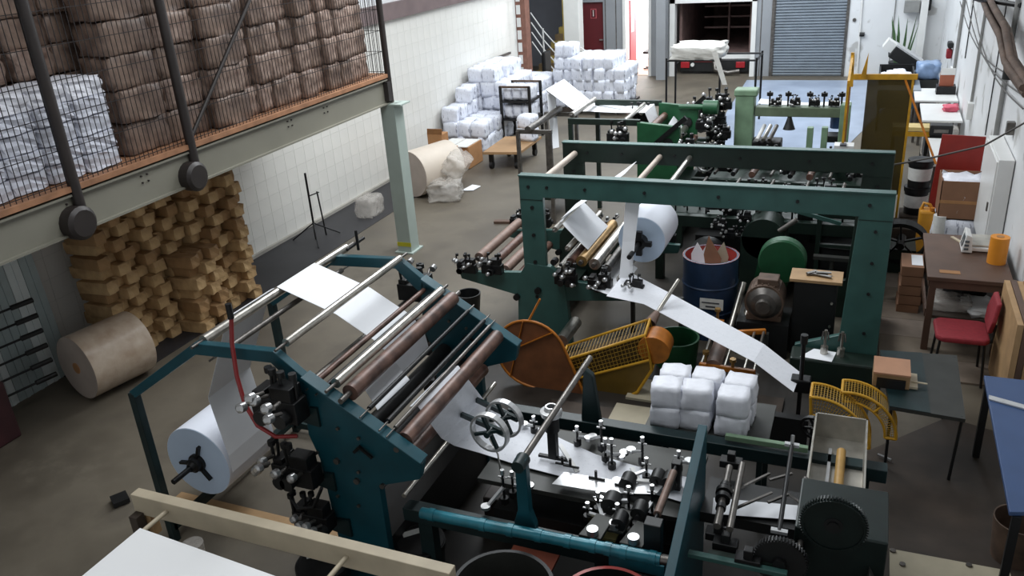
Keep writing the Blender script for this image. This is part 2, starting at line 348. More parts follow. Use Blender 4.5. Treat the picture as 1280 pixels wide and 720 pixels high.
tw, th_ = 0.25, 0.25; tme = MB().b2((0, -tw/2 + 0.002, -th_/2 + 0.002), (0.004, tw/2 - 0.002, th_/2 - 0.002)).mesh('tile', tilem)
rest = MB(); cnt = 0
for j in range(11):
    for i in range(67):
        y = 2.6 + i * tw; z = 0.125 + j * th_
        vis = 8.6 < y < 15.6 and not (y > 13.4 and z < 0.6)
        if vis and cnt < 300: inst('tile', tme, wl, (WX - 0.004, y, z)); cnt += 1
        else: rest.b2((WX - 0.004, y - tw/2 + 0.002, z - th_/2 + 0.002), (WX, y + tw/2 - 0.002, z + th_/2 - 0.002))
rest.build('tile_field', tilem, wl, kind='stuff')
struct('upper_plaster', MB().b2((WX - 0.004, 2.5, 3.05), (WX, 19.4, CH)), wwall, wl)
struct('trim_1', MB().b2((WX, -1, 2.77), (WX + 0.10, 19.4, 3.05)), mat('brown_trim_paint', '#6f5f5e', 0.6, 0, 0.15, 3, 0.1))
struct('trim_2', MB().b2((WX, 5, 0.0), (WX + 0.05, 19.4, 0.05)), mat('grey_skirting', '#a09c94', 0.7, 0, 0.15, 4, 0.1))
# wall_right and its conduits
wr = struct('wall_right', MB().b2((RX, -1, 0), (RX + 0.25, BY + 0.2, CH)), wwall)
# wall_back, pieces around the openings
def bx_(px): return Yp(px, 50, BY).x
wb = MB()
H2 = 2.05
for x0, x1, z0, z1 in [(bx_(727), bx_(727) + 0.02, 0, CH), (-7.06, -6.48, 0, CH), (-7.72, -7.06, 2.02, CH), (-6.48, -5.72, 2.08, CH), (-5.72, -5.18, 0, CH), (-5.18, -2.92, 2.3, CH), (-2.92, -2.46, 0, CH), (-2.46, -0.70, 2.6, CH)]:
    wb.b2((x0, BY, z0), (x1, BY + 0.2, z1))
wbk = struct('wall_back', wb, gwall)
struct('white_section', MB().b2((-0.70, BY, 0), (RX + 0.1, BY + 0.2, CH)), wwall, wbk)
for px in (770, 757, 950, 967):
    x = bx_(px); struct('panel_joint', MB().b2((x, BY - 0.012, 0), (x + 0.02, BY, 2.6)), steeldk, wbk)
struct('wall_alcove', MB().b2((-10.5, 25.2, 0), (-7.7, 25.4, CH)).b2((-7.75, BY, 0), (-7.7, 25.4, CH)).b2((-10.5, 19.4, 0), (-10.4, 25.4, CH)), mat('alcove_grey', '#74767d', 0.7, 0, 0.08, 2, 0.05))
struct('ceiling', MB().b2((-12, -1, CH), (4, 30, CH + 0.1)), wwall)
# brick pier beside the stairs with its white joints
bk = struct('wall_pier', MB().b2((-8.10, 19.4, 0), (-7.76, 19.7, CH)), brick)
for i in range(12): struct('joint', MB().b2((-7.98, 19.385, 0.15 + i * 0.29), (-7.88, 19.4, 0.36 + i * 0.29)), white, bk)
c1_ = struct('column', MB().b2((-7.56, 21.6, 0), (-7.16, 22.0, CH)), mat('white_column_paint', '#dcdcd8', 0.5, 0, 0.04, 3, 0.03))
struct('yellow_edge', MB().b2((-7.60, 21.62, 0), (-7.56, 21.98, CH)), yelst, c1_)
c2_ = struct('column', MB().b2((-5.42, 22.9, 0), (-5.17, 23.2, CH)), gwall)
# doors
d1 = struct('door_1', MB().b2((-7.70, BY + 0.06, 0.02), (-7.08, BY + 0.1, 2.02)), maroon)
struct('sign', MB().b2((-7.44, BY + 0.045, 1.58), (-7.27, BY + 0.058, 1.84)), pinkd, d1)
struct('sign_figure', MB().b2((-7.42, BY + 0.04, 1.60), (-7.29, BY + 0.046, 1.82)), maroon, d1)
struct('sign_mark', MB().b2((-7.365, BY + 0.032, 1.64), (-7.345, BY + 0.041, 1.76)).cyl((-7.355, BY + 0.032, 1.785), (-7.355, BY + 0.041, 1.785), 0.017, 10), label, d1)
struct('door_handle', MB().box((-7.14, BY + 0.03, 1.0), (0.1, 0.05, 0.03)), chrome, d1)
d2 = struct('door_2', MB().b2((-6.50, BY - 0.03, 0), (-6.42, BY + 0.22, 2.1)).b2((-5.78, BY - 0.03, 0), (-5.70, BY + 0.22, 2.1)).b2((-6.42, BY - 0.03, 2.04), (-5.78, BY + 0.22, 2.1)), white)
struct('door_leaf', MB().bar((-6.37, BY + 0.25, 1.01), (-6.36, BY + 0.85, 1.01), 0.04, 2.0), pinkd, d2)
struct('leaf_window', MB().bar((-6.37, BY + 0.35, 1.5), (-6.365, BY + 0.60, 1.5), 0.05, 0.7), white, d2)
struct('wall_office', MB().b2((-8, 26.4, 0), (-5.3, 26.5, 3)).b2((-5.5, 23.7, 0), (-5.4, 26.4, 3)), glow)
lo = area('office_lamp', (-6.2, 25.0, 2.9), (0, 0, 0), 1.0, 1.6, 200, (1, 0.99, 0.96))
struct('floor_office', MB().b2((-6.9, 23.6, 0.005), (-5.5, 26.4, 0.012)), mat('pinkish_office_floor', '#c49a86', 0.5, 0, 0.05, 2, 0), fl)
t = thing('office_chair', 'black office chair inside the bright open doorway', 'chair', (-5.95, 24.6, 0.01))
MB().box((-5.95, 24.6, 0.5), (0.42, 0.42, 0.07)).build('seat', blackm, t, 0.02)
MB().box((-5.78, 24.6, 0.85), (0.06, 0.4, 0.45)).build('backrest', blackm, t, 0.02)
mbb = MB().cyl((-5.95, 24.6, 0.08), (-5.95, 24.6, 0.48), 0.025)
for k in range(5): mbb.bar((-5.95, 24.6, 0.06), (-5.95 + 0.25 * math.cos(k * 1.257), 24.6 + 0.25 * math.sin(k * 1.257), 0.04), 0.03, 0.03)
mbb.build('base', iron, t)
# loading bay frame and the truck standing in it
d3 = struct('door_3', MB().b2((-5.18, BY - 0.05, 0), (-5.04, BY + 0.22, 2.1)).b2((-3.02, BY - 0.05, 0), (-2.90, BY + 0.22, 2.1)).b2((-5.18, BY - 0.05, 1.92), (-2.90, BY + 0.22, 2.3)), white)
t = thing('truck', 'truck parked with its dark open cargo box facing the loading bay', 'truck', (-4.0, 23.9, 0))
MB().b2((-5.0, 23.9, 0.55), (-4.93, 29, 2.6)).b2((-3.12, 23.9, 0.55), (-3.05, 29, 2.6)).b2((-5, 23.9, 0.5), (-3.05, 29, 0.56)).b2((-5, 23.9, 2.55), (-3.05, 29, 2.6)).b2((-5, 28.9, .5), (-3.05, 29, 2.6)).build('cargo_box', truckd, t)
for z in (0.95, 1.25, 1.55, 1.8): MB().b2((-4.7, 26.0, z), (-3.12, 26.06, z + 0.045)).build('cargo_rail', mat('rail_brown', '#8a706c', 0.6, 0, .2, 4, 0) if z < 1 else MATS['rail_brown'], t)
for x in (-4.0,): MB().b2((x, 25.9, 0.56), (x + 0.05, 26.0, 2.3)).build('cargo_post', MATS['rail_brown'], t)
MB().b2((-5.0, 23.75, 0.42), (-3.05, 23.9, 0.56)).build('tail_sill', white, t)
MB().b2((-4.95, 23.8, 0.06), (-3.1, 24.2, 0.40)).build('bumper', blackm, t, 0.02)
for x in (-4.85, -3.35): MB().box((x + 0.05, 23.76, 0.26), (0.24, 0.06, 0.16)).build('tail_lamp', lampr, t, 0.01)
MB().cyl((-4.6, 23.74, 0.26), (-4.6, 23.79, 0.26), 0.05, 14).build('reversing_lamp', label, t)
MB().box((-4.3, 23.78, 0.36), (0.5, 0.02, 0.05)).build('warning_strip', redf, t)
MB().tube([(-4.0, 23.75, 0.4), (-3.95, 23.6, 0.15), (-3.6, 23.55, 0.08), (-3.3, 23.6, 0.12)], 0.06, 10).build('mudguard', steeldk, t)
# shutter with its slats
sh = struct('door_4', MB().b2((-2.46, BY + 0.05, 0.0), (-0.70, BY + 0.12, 2.6)), shutter)
sl = MB()
for i in range(36): sl.prism([(-2.45, BY + 0.05, 0.02 + i * 0.072), (-2.45, BY + 0.005, 0.04 + i * 0.072), (-2.45, BY + 0.005, 0.07 + i * 0.072), (-2.45, BY + 0.05, 0.085 + i * 0.072)], (1.74, 0, 0))
sl.build('slats', shutter, sh, kind='stuff')
MB().b2((-2.52, BY - 0.03, 0), (-2.45, BY + 0.1, 2.6)).build('guide_rail', steeldk, sh); MB().b2((-0.72, BY - 0.03, 0), (-0.65, BY + 0.1, 2.6)).build('guide_rail', steeldk, sh)
# pipes and boxes on the end wall
for n_, (p, q, r, m) in enumerate([((1078, 0), (1071, 95), 0.025, white), ((1120, 0), (1110, 90), 0.012, conduit)]):
    a = Yp(*p, BY - 0.03); c = Yp(*q, BY - 0.03)
    o = MB().cyl(a + (a - c) * 0.3, (c.x, c.y, 0.0), r, 10).build('wall_pipe', m)
    tag(o, ['white downpipe running down the end wall right of the shutter', 'thin grey conduit down the end wall behind the potted plant'][n_], 'pipe')
a = Yp(1077, 43, BY - 0.06); tag(MB().cyl(a + Vector((-0.05, 0, 0)), a + Vector((0.07, 0, 0)), 0.05, 12).build('pipe_coupling', blackm), 'black coupling on the white downpipe beside the shutter', 'coupling')
a = Yp(1068, 25, BY - 0.03); tag(MB().cyl(a, a + Vector((0, 0.03, 0)), 0.045, 12).build('bell_push', steeldk), 'small round grey disc on the end wall near the shutter', 'fitting')
t = thing('switch_box', 'grey switch box high on the end wall above the plant', 'box', Yp(1140, 8, 23.35))
o_ = Yp(1140, 8, 23.35); MB().box(o_, (0.34, 0.2, 0.28)).build('box', conduit, t, 0.01); MB().box(o_ + Vector((0.32, 0, 0.05)), (0.2, 0.22, 0.3)).build('motor', iron, t, 0.03)
a = Yp(1150, 20, 23.2); tag(MB().b2((a.x, 23.2, 0), (a.x + 0.16, 23.42, 1.9)).build('square_duct', white), 'white square duct standing in the corner behind the plant', 'duct')
# conduits on the right wall : (top px, bottom px, radius, material, label)
cds = [((1170, 0), (1168, 60), 0.02, iron, 'dark conduit furthest along the right wall near the end wall corner'),
       ((1205, 10), (1191, 92), 0.03, conduit, 'grey conduit above the red wall phone'),
       ((1230, 22), (1213, 140), 0.022, conduit, 'grey conduit dropping to a white socket box past the tables'),
       ((1262, 60), (1243, 185), 0.03, conduit, 'thick grey conduit with a round black clamp on the right wall'),
       ((1216, 20), (1205, 70), 0.01, iron, 'thin black cable hanging between two wall conduits'),
       ((1247, 70), (1232, 170), 0.008, iron, 'thin loose cable left of the thick clamped conduit')]
for p, q, r, m, lb in cds:
    a = Xp(*p, RX - r - 0.005); c = Xp(*q, RX - r - 0.005); y = (a.y + c.y) / 2
    o = MB().cyl((a.x, y, 3.6), (a.x, y, c.z), r, 10).build('wall_conduit', m); tag(o, lb, 'conduit')
a = Xp(1262, 92, RX - 0.06); tag(MB().cyl(a - Vector((0, 0.0, 0.06)), a + Vector((0, 0, 0.06)), 0.07, 16).build('conduit_clamp', blackm), 'round black clamp on the thick grey wall conduit', 'clamp')
for k, (px, py, sz, m, nm, lb) in enumerate([(1170, 55, .16, white, 'socket_box', 'white switch plate on the far right wall above the brick red folder'), (1212, 138, .18, white, 'socket_box', 'white socket box at the foot of the conduit by the tables'),
        (1190, 93, .2, white, 'socket_box', 'white socket box below the red wall phone'), (1178, 125, .14, white, 'socket_box', 'small white socket just over the far white table'), (1263, 160, .1, steeldk, 'wall_bracket', 'small metal bracket on the right wall near the cable')]):
    a = Xp(px, py, RX - 0.04); o = MB().box(a, (0.08, sz, sz * 1.4)).build(nm, m, None, 0.008); tag(o, lb, 'socket' if m is white else 'bracket')
a = Xp(1187, 62, RX - 0.06); t = thing('wall_phone', 'red and black phone hung on the right wall by the conduits', 'telephone', a)
MB().box(a - Vector((0, 0, 0.08)), (0.1, 0.22, 0.18)).build('body', redf, t, 0.02); MB().box(a + Vector((0, 0, 0.1)), (0.1, 0.3, 0.12)).build('handset', blackm, t, 0.03)
# lagged pipe bundle hanging near the camera at the top right
t = thing('pipe_bundle', 'dusty brown lagged pipe bundle sagging along the upper right wall', 'pipe', (1.35, 9, 3.1))
pp = [(1.38, 16.6, 2.72), (1.33, 14.2, 2.74), (1.26, 12.6, 2.90), (1.24, 11.6, 2.84), (1.28, 10.6, 2.72), (1.29, 9.9, 2.52), (1.36, 9.0, 2.42)]
for k in range(5):
    MB().tube([(x - 0.04 * (k % 3) + 0.03, y, z + 0.05 * (k // 2) + 0.02 * math.sin(i + k)) for i, (x, y, z) in enumerate(pp)], 0.035 + 0.008 * (k % 2), 8).build('lagged_pipe', pipeb, t)
MB().cyl((1.10, 12.3, 2.96), (1.49, 11.4, 2.96), 0.03, 10).build('support_bar', iron, t)
for k in range(3):
    a = Xp(1200 + 8 * k, 2, 1.42); c = Xp(1275 + 2 * k, 100 + 18 * k, 1.42)
    pts = [a.lerp(c, s_ / 8) - Vector((0, 0, 0.28 * math.sin(math.pi * s_ / 8))) for s_ in range(9)]
    o = MB().tube(pts, 0.008, 6).build('loose_cable', cabm); tag(o, ['uppermost', 'middle', 'lowest'][k] + ' of three thin cables sagging along the right wall below the lagged pipes', 'cable', 'cables sagging below the lagged pipes')
# white cabinet on the right wall
a = Xp(1251, 172, 1.34)
t = thing('wall_cabinet', 'tall white cabinet standing on the right wall beyond the kitchen scale', 'cabinet', (1.42, 10.5, 0.55))
MB().b2((1.34, 9.9, 0.45), (1.49, 11.0, 1.56)).build('body', white, t, 0.006)
MB().b2((1.325, 9.93, 0.48), (1.342, 10.97, 1.53)).build('door', white, t, 0.004)
MB().b2((1.31, 10.02, 0.95), (1.326, 10.05, 1.05)).build('handle', steeldk, t)

# ================================================================== MEZZANINE (left)
MXX = -5.88
t = thing('mezzanine', 'grey green steel mezzanine with a wooden deck edge on a pale column', 'platform', (MXX, 6.0, 0))
def hbeam(x, y0, y1, z0, z1, fw=0.16):
    return MB().b2((x - 0.012, y0, z0), (x + 0.012, y1, z1)).b2((x - fw/2, y0, z1 - 0.018), (x + fw/2, y1, z1)).b2((x - fw/2, y0, z0), (x + fw/2, y1, z0 + 0.018))
hbeam(MXX - 0.02, 1.5, 9.75, 2.11, 2.43, 0.1).build('edge_beam', beamg, t)
MB().b2((-7.95, 1.5, 2.45), (MXX + 0.04, 9.72, 2.495)).build('deck', deckw, t)
for y in (2.5, 4.8, 7.2, 9.6): hbeam(MXX - 1.1, 0, 0.01, 0, 0.01) ; MB().b2((-7.99, y - 0.04, 2.15), (MXX - 0.1, y + 0.04, 2.44)).build('cross_beam', beamg, t)
col = MB().b2((-5.98, 9.6, 0.02), (-5.965, 9.82, 2.11)).b2((-5.785, 9.6, 0.02), (-5.77, 9.82, 2.11)).b2((-5.965, 9.70, 0.02), (-5.785, 9.72, 2.11)).b2((-6.0, 9.58, 2.09), (-5.66, 9.84, 2.11))
col.b2((-5.98, 9.59, 0.02), (-5.77, 9.605, 2.11))
col.build('column', colg, t)
MB().b2((-6.02, 9.55, 0), (-5.73, 9.87, 0.02)).build('base_plate', colg, t)
MB().b2((-5.985, 9.585, 0.10), (-5.765, 9.59, 0.16)).build('hazard_tape', stonem, t)
# bolts on the beam
for y in (4.55, 5.35, 7.5, 8.2):
    bm_ = MB()
    for dz in (0.1, 0.16):
        for dy in (0, 0.07): bm_.cyl((MXX - 0.01, y + dy, 2.2 + dz), (MXX + 0.005, y + dy, 2.2 + dz), 0.009, 6)
    bm_.build('bolt_group', postb, t, kind='stuff')
g_ = thing('mesh_guard', 'dark wire mesh guard with round brown posts along the mezzanine edge', 'railing', (MXX, 6.0, 2.3))
for y in (4.64, 5.98, 9.68):
    p_ = MB().cyl((MXX + 0.03, y, 2.13), (MXX + 0.03, y, 4.3), 0.045 if y < 9 else 0.035, 12).build('post', postb, g_)
    if y < 9: MB().lathe((MXX - 0.01, y - 0.07, 2.2), (MXX + 0.12, y - 0.07, 2.2), [(0, 0), (0, .14), (.8, .14), (1, .11), (1, 0)], 18).build('clamp_disc', postb, g_)
    else: MB().b2((MXX - 0.1, y - 0.1, 2.15), (MXX + 0.06, y, 2.4)).build('clamp_plate', postb, g_)
MB().cyl((MXX + 0.02, 6.0, 2.53), (MXX + 0.02, 7.3, 3.75), 0.02, 8).build('diagonal_brace', postb, g_)
wm = MB()
y = 3.2
while y < 9.66: wm.box((MXX + 0.0, y, 3.35), (0.005, 0.005, 1.75)); y += 0.052
z = 2.52
while z < 4.2: wm.b2((MXX - 0.003, 3.2, z), (MXX + 0.003, 9.66, z + 0.006)); z += 0.26
x = MXX
while x > -7.9: wm.box((x, 9.66, 3.35), (0.005, 0.005, 1.75)); x -= 0.06
z = 2.52
while z < 4.2: wm.b2((-7.9, 9.657, z), (MXX, 9.663, z + 0.006)); z += 0.26
wm.build('wire_mesh', wire, g_, kind='stuff')

# bales behind the mesh
bshp = [blocky('bale_block', m, (0.34, 0.46, 0.22), 0.10, i, 3, .05, True) for i, m in enumerate([bale, bale, baler, bale])]
bshn = [blocky('bale_block', m, (0.34, 0.27, 0.27), 0.10, 10 + i, 3, .05, True) for i, m in enumerate([baler, bale, baler, baler])]
rnd = random.Random(3)
def bale_col(y0, y1, dy, dz, zt, shapes, lab, grp, xf, z0=2.497):
    yy = y0; k = 0; cc_ = -1
    while yy < y1:
        z = z0; jx = rnd.uniform(-0.06, 0.05); cc_ += 1; row = -1
        while z < zt:
            row += 1
            o = inst('wrapped_bale', rnd.choice(shapes), None, (xf + jx + rnd.uniform(-0.03, 0.03), yy + dy / 2 + rnd.uniform(-0.015, 0.015), z), (0, 0, rnd.uniform(-0.06, 0.06)), (1, dy / shapes[0]['w'] * rnd.uniform(.93, 1.02), dz / shapes[0]['h'] * 1.0))
            tag(o, lab % (ORD[row], nth(cc_)), 'bale', grp); z += dz
        yy += dy + rnd.uniform(0.0, 0.03)
for s_ in bshp: s_['w'] = 0.46; s_['h'] = 0.22
for s_ in bshn: s_['w'] = 0.27; s_['h'] = 0.27
bale_col(5.45, 6.6, 0.52, 0.29, 4.25, bshp, 'wide brown bale, %s layer, %s column right of the white bales behind mesh', 'wide brown bales behind the mesh', -6.18)
bale_col(4.45, 5.9, 0.44, 0.25, 4.25, bshp, 'rear brown bale above the white bales, %s layer, %s column from the left edge', 'rear brown bales above the white ones', -6.75)
bale_col(6.75, 9.35, 0.235, 0.30, 4.1, bshn, 'narrow brown bale, %s layer, %s column right of the second round mesh post', 'narrow brown bales behind the mesh', -6.15)
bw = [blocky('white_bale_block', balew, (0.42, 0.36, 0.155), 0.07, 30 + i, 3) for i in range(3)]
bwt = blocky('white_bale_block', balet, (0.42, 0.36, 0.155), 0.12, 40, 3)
for s_ in bw: s_['w'] = 0.36; s_['h'] = 0.155
for iy in range(5):
    for iz in range(5):
        top = iz == 4
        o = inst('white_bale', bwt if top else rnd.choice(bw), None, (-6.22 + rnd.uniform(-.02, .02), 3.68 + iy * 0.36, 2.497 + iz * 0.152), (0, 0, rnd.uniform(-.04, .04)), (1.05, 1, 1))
        tag(o, ('white bale in the top layer behind the mesh, %s column from the left edge' % nth(iy)) if top else ('grey white bale behind the mesh, %s layer, %s column from the left edge' % (ORD[iz], nth(iy))), 'bale', 'top layer of white bales' if top else 'lower white bales behind the mesh')
for iz in range(5):
    o = inst('white_bale', bw[iz % 3], None, (-6.9, 3.9, 3.3 + iz * 0.2 - 0.001), (0, 0, 0.03), (1, 1.3, 1.27)); tag(o, 'pale bale in the small rear column at the upper left corner, ' + ORD[iz] + ' one', 'bale', 'rear pale bale column')
for iz in range(5):
    o = inst('white_bale', bw[iz % 3], None, (-6.9, 3.9, 2.497 + iz * 0.16), (0, 0, 0.03), (1, 1.3, 1.0)); tag(o, 'pale bale low in the rear column behind the white stack, ' + ORD[iz] + ' one', 'bale', 'rear pale bale column base')

# ================================================================== KRAFT BUNDLES under the mezzanine
kb = [blocky('kraft_block', m, (0.42, 0.155, 0.125), 0.05, 50 + i, 1, .035) for i, m in enumerate([kraft, kraft, kraftd, kraft])]
def kraft_pile(x0, x1, y0, y1, zt, lab, grp, dy=0.175, dz=0.138):
    nc = max(1, round((y1 - y0) / dy)); dy = (y1 - y0) / nc
    for c in range(nc):
        yy = y0 + (c + 0.5) * dy; xf = x0 + (x1 - x0) * c / max(1, nc - 1); cj = rnd.uniform(-.03, .03)
        for k in range(int(zt / dz)):
            out = 0.12 if (k + c) % 2 == 0 else 0.0
            o = inst('kraft_bundle', rnd.choice(kb), None, (xf + cj - 0.21 + out + rnd.uniform(-.02, .02), yy + rnd.uniform(-.01, .01) + (.03 if k % 2 else -.03), k * dz + 0.007), (0, 0, rnd.uniform(-.10, .10)), (1, dy / .155 * 0.98, dz / .125 * .99))
            tag(o, lab % (ORD[k], nth(c)), 'bundle', grp)
kraft_pile(-7.42, -7.32, 5.84, 6.98, 1.93, 'kraft bundle in the long stack, %s layer, %s column from the paper roll', 'kraft bundles in the long stack')
kraft_pile(-7.20, -7.12, 7.02, 7.85, 1.70, 'kraft bundle in the right tall stack, %s layer, %s column from the left', 'kraft bundles in the right tall stack')
kraft_pile(-7.02, -7.0, 6.68, 7.16, 0.98, 'kraft bundle in the short front stack, %s layer, %s column from the left', 'kraft bundles in the short front stack')
# kraft roll wrapped in film (left)
t = thing('wrapped_paper_roll', 'film wrapped brownish paper roll lying on the floor in front of the kraft stack', 'paper roll', (-7.2, 5.6, 0))
A_ = Vector((-7.02, 5.05, 0.37)); B_ = Vector((-7.02, 5.95, 0.37)); A_ = Vector((-7.16, 5.12, .352)); B_ = Vector((-7.02, 5.78, .352))
MB().cyl(A_, B_, 0.345, 40, caps=False).build('wrapping', rollk, t)
MB().cyl(A_, A_ + (B_ - A_) * 0.01, 0.342, 40).build('roll_end', rollend, t); MB().cyl(B_, B_ - (B_ - A_) * 0.01, 0.342, 40).build('roll_end', rollend, t)
MB().cyl(A_ - (B_ - A_) * 0.012, A_, 0.06, 20).build('core', cardb, t)
# pale corrugated panels and the pin rack at the far left
t = thing('panel_stack', 'pale corrugated panels leaning on the wall behind the pin rack', 'panel', (-7.85, 5.2, 0))
pal = [bluesheet2, bluesheet, bluesheet2, bluesheet, bluesheet, bluesheet2, bluesheet]
for k, m in enumerate(pal):
    y0 = 4.35 + k * 0.17
    MB().prism([(-7.80, y0, 0), (-7.80, y0 + 0.163, 0), (-7.93, y0 + 0.163, 2.05), (-7.93, y0, 2.05)], (-0.03, 0, 0)).prism([(-7.79, y0 + 0.08, 0), (-7.79, y0 + 0.12, 0), (-7.92, y0 + 0.12, 2.05), (-7.92, y0 + 0.08, 2.05)], (-0.01, 0, 0)).build('panel', m, t)
t = thing('pin_rack', 'black upright rack with long round pins pointing right', 'rack', (-7.6, 4.6, 0))
MB().b2((-7.68, 4.42, 0), (-7.55, 4.55, 1.7)).build('upright', blackm, t)
for k in range(6):
    z = 1.12 - k * 0.165
    MB().cyl((-7.5, 4.45, z), (-7.35, 5.0, z + 0.02), 0.012, 8).build('pin', iron, t)
    MB().cyl((-7.40, 4.82, z + 0.015), (-7.345, 5.02, z + 0.02), 0.026, 10).build('pin_sleeve', blackm, t)
tag(MB().b2((-7.75, 3.9, 0.0), (-7.2, 4.4, 0.6)).build('dark_crate', mat('dark_red_crate', '#3a1a1e', 0.6, 0, .3, 6, 0), None, 0.02), 'dark red crate beside the pin rack at the left edge', 'crate')
# stand against the tiled wall
t = thing('pole_stand', 'thin grey pole on a folding tripod beside the tiled wall', 'stand', (-7.5, 9.8, 0))
MB().cyl((-7.5, 9.75, 0.02), (-7.5, 9.75, 1.05), 0.016, 8).build('pole', iron, t)
MB().cyl((-7.45, 9.95, 0.02), (-7.47, 9.92, 0.72), 0.012, 8).build('pole', iron, t)
MB().cyl((-7.5, 9.75, 0.7), (-7.46, 9.95, 0.7), 0.01, 8).build('link', iron, t)
for dx, dy in ((-0.35, -0.1), (0.25, -0.3), (0.2, 0.35)): MB().cyl((-7.5, 9.75, 0.28), (-7.5 + dx, 9.75 + dy, 0.015), 0.01, 8).build('leg', iron, t)

gearm = mat('gear_dark_green', '#15211f', .4, .2, .25, 8, .05)

# ================================================================== MACHINE 1 (teal printing unit, front left)
N1, F1 = 3.67, 5.25
m1 = thing('printing_machine', 'dark teal printing machine with sloped side frames and many rollers, front left', 'machine', (-3.4, 4.4, 0))
def xz(pts, y): return [Vector((Yp(px, py, y).x, 0, Yp(px, py, y).z)) for px, py in pts]
outline = xz([(381, 470), (530, 577), (527, 596), (477, 604)], N1)
xr = Yp(489, 683, N1).x; xl = Yp(432, 683, N1).x
outline += [Vector((xr, 0, 0.0)), Vector((xl, 0, 0.0))] + xz([(403, 570), (389, 540), (383, 500)], N1)
xleft = Yp(167, 490, N1).x; zleft = Yp(167, 490, N1).z
band = xz([(165, 487), (245, 427), (345, 437), (384, 470), (384, 492), (342, 451), (248, 441), (173, 495)], N1)
for y, far in ((N1, 0), (F1, 1)):
    fr = MB().prism([p + Vector((0, y - 0.03, 0)) for p in outline], (0, 0.06, 0)).prism([p + Vector((0, y - 0.03, 0)) for p in band], (0, 0.06, 0))
    a = MB(); pts = [outline[0] + Vector((0, y, 0.01)), outline[1] + Vector((0, y, 0.01))]; fr.bar(pts[0], pts[1], 0.10, 0.02)
    f_ = fr.build('side_frame', teal, m1, 0.004)
    bl = MB()
    for i in range(9):
        p = Yp(400 + (i % 3) * 26, 520 + (i // 3) * 42 + (i % 3) * 12, N1); bl.cyl((p.x, y - 0.045, p.z), (p.x, y - 0.03, p.z), 0.012, 6)
    bl.build('bolts', steeldk, f_, kind='stuff')
    p = Yp(456, 558, N1); MB().bar((p.x - 0.05, y - 0.05, p.z - 0.02), (p.x + 0.0, y - 0.05, p.z + 0.03), 0.02, 0.02).bar((p.x - 0.01, y - 0.05, p.z + 0.03), (p.x + 0.08, y - 0.05, p.z - 0.04), 0.015, 0.015).build('catch', iron, f_)
    MB().b2((xleft - 0.03, y - 0.03, 0), (xleft + 0.03, y + 0.03, zleft)).build('leg', tealdk, m1, 0.004)
MB().b2((xleft - 0.03, N1, 0.10), (xleft + 0.03, F1, 0.16)).build('cross_bar', tealdk, m1)
MB().b2((xleft, F1 - 0.03, 0.05), (xl, F1 + 0.03, 0.11)).build('foot_rail', tealdk, m1)
MB().b2((xl + 0.02, N1 + 0.03, 0.02), (xr - 0.02, F1 - 0.03, 0.5)).build('machine_base', blackm, m1)
def roll_y(px, py, r, m, y0=N1 + 0.03, y1=F1 - 0.03, yref=N1, name='roller', par=None, ends=True):
    p = Yp(px, py, yref); o = MB().cyl((p.x, y0 + 0.03, p.z), (p.x, y1 - 0.03, p.z), r, 18).build(name, m, par)
    if ends: MB().cyl((p.x, y0 - 0.08, p.z), (p.x, y1 + 0.08, p.z), r * 0.35, 10).build('journal', steeldk, o)
    return p
pR0 = roll_y(250, 428, 0.035, steel, N1, F1 + 0.2, par=m1, name='guide_roller')
roll_y(268, 447, 0.02, steeldk, par=m1, name='guide_roller')
roll_y(350, 434, 0.028, steel, par=m1, name='guide_roller')
for px, py, r, m in [(388, 486, 0.02, brownroll), (400, 492, .016, iron), (413, 488, 0.034, steel), (431, 500, 0.055, brownroll), (455, 520, 0.016, iron), (479, 536, 0.018, iron), (488, 544, .014, steeldk), (500, 560, 0.055, brownroll),
                     (425, 575, 0.06, iron), (450, 600, 0.06, iron), (482, 606, 0.05, brownroll)]:
    roll_y(px, py - 3, r, m, par=m1)
p = Yp(443, 308, F1 + 0.1)
MB().cyl((p.x, F1 + 0.15, p.z - 0.05), (p.x, F1 + 0.15, p.z + 0.12), 0.012, 8).cyl((p.x - 0.02, F1 + 0.02, p.z), (p.x, F1 + 0.25, p.z + 0.02), 0.014, 8).build('tension_pin', iron, m1)
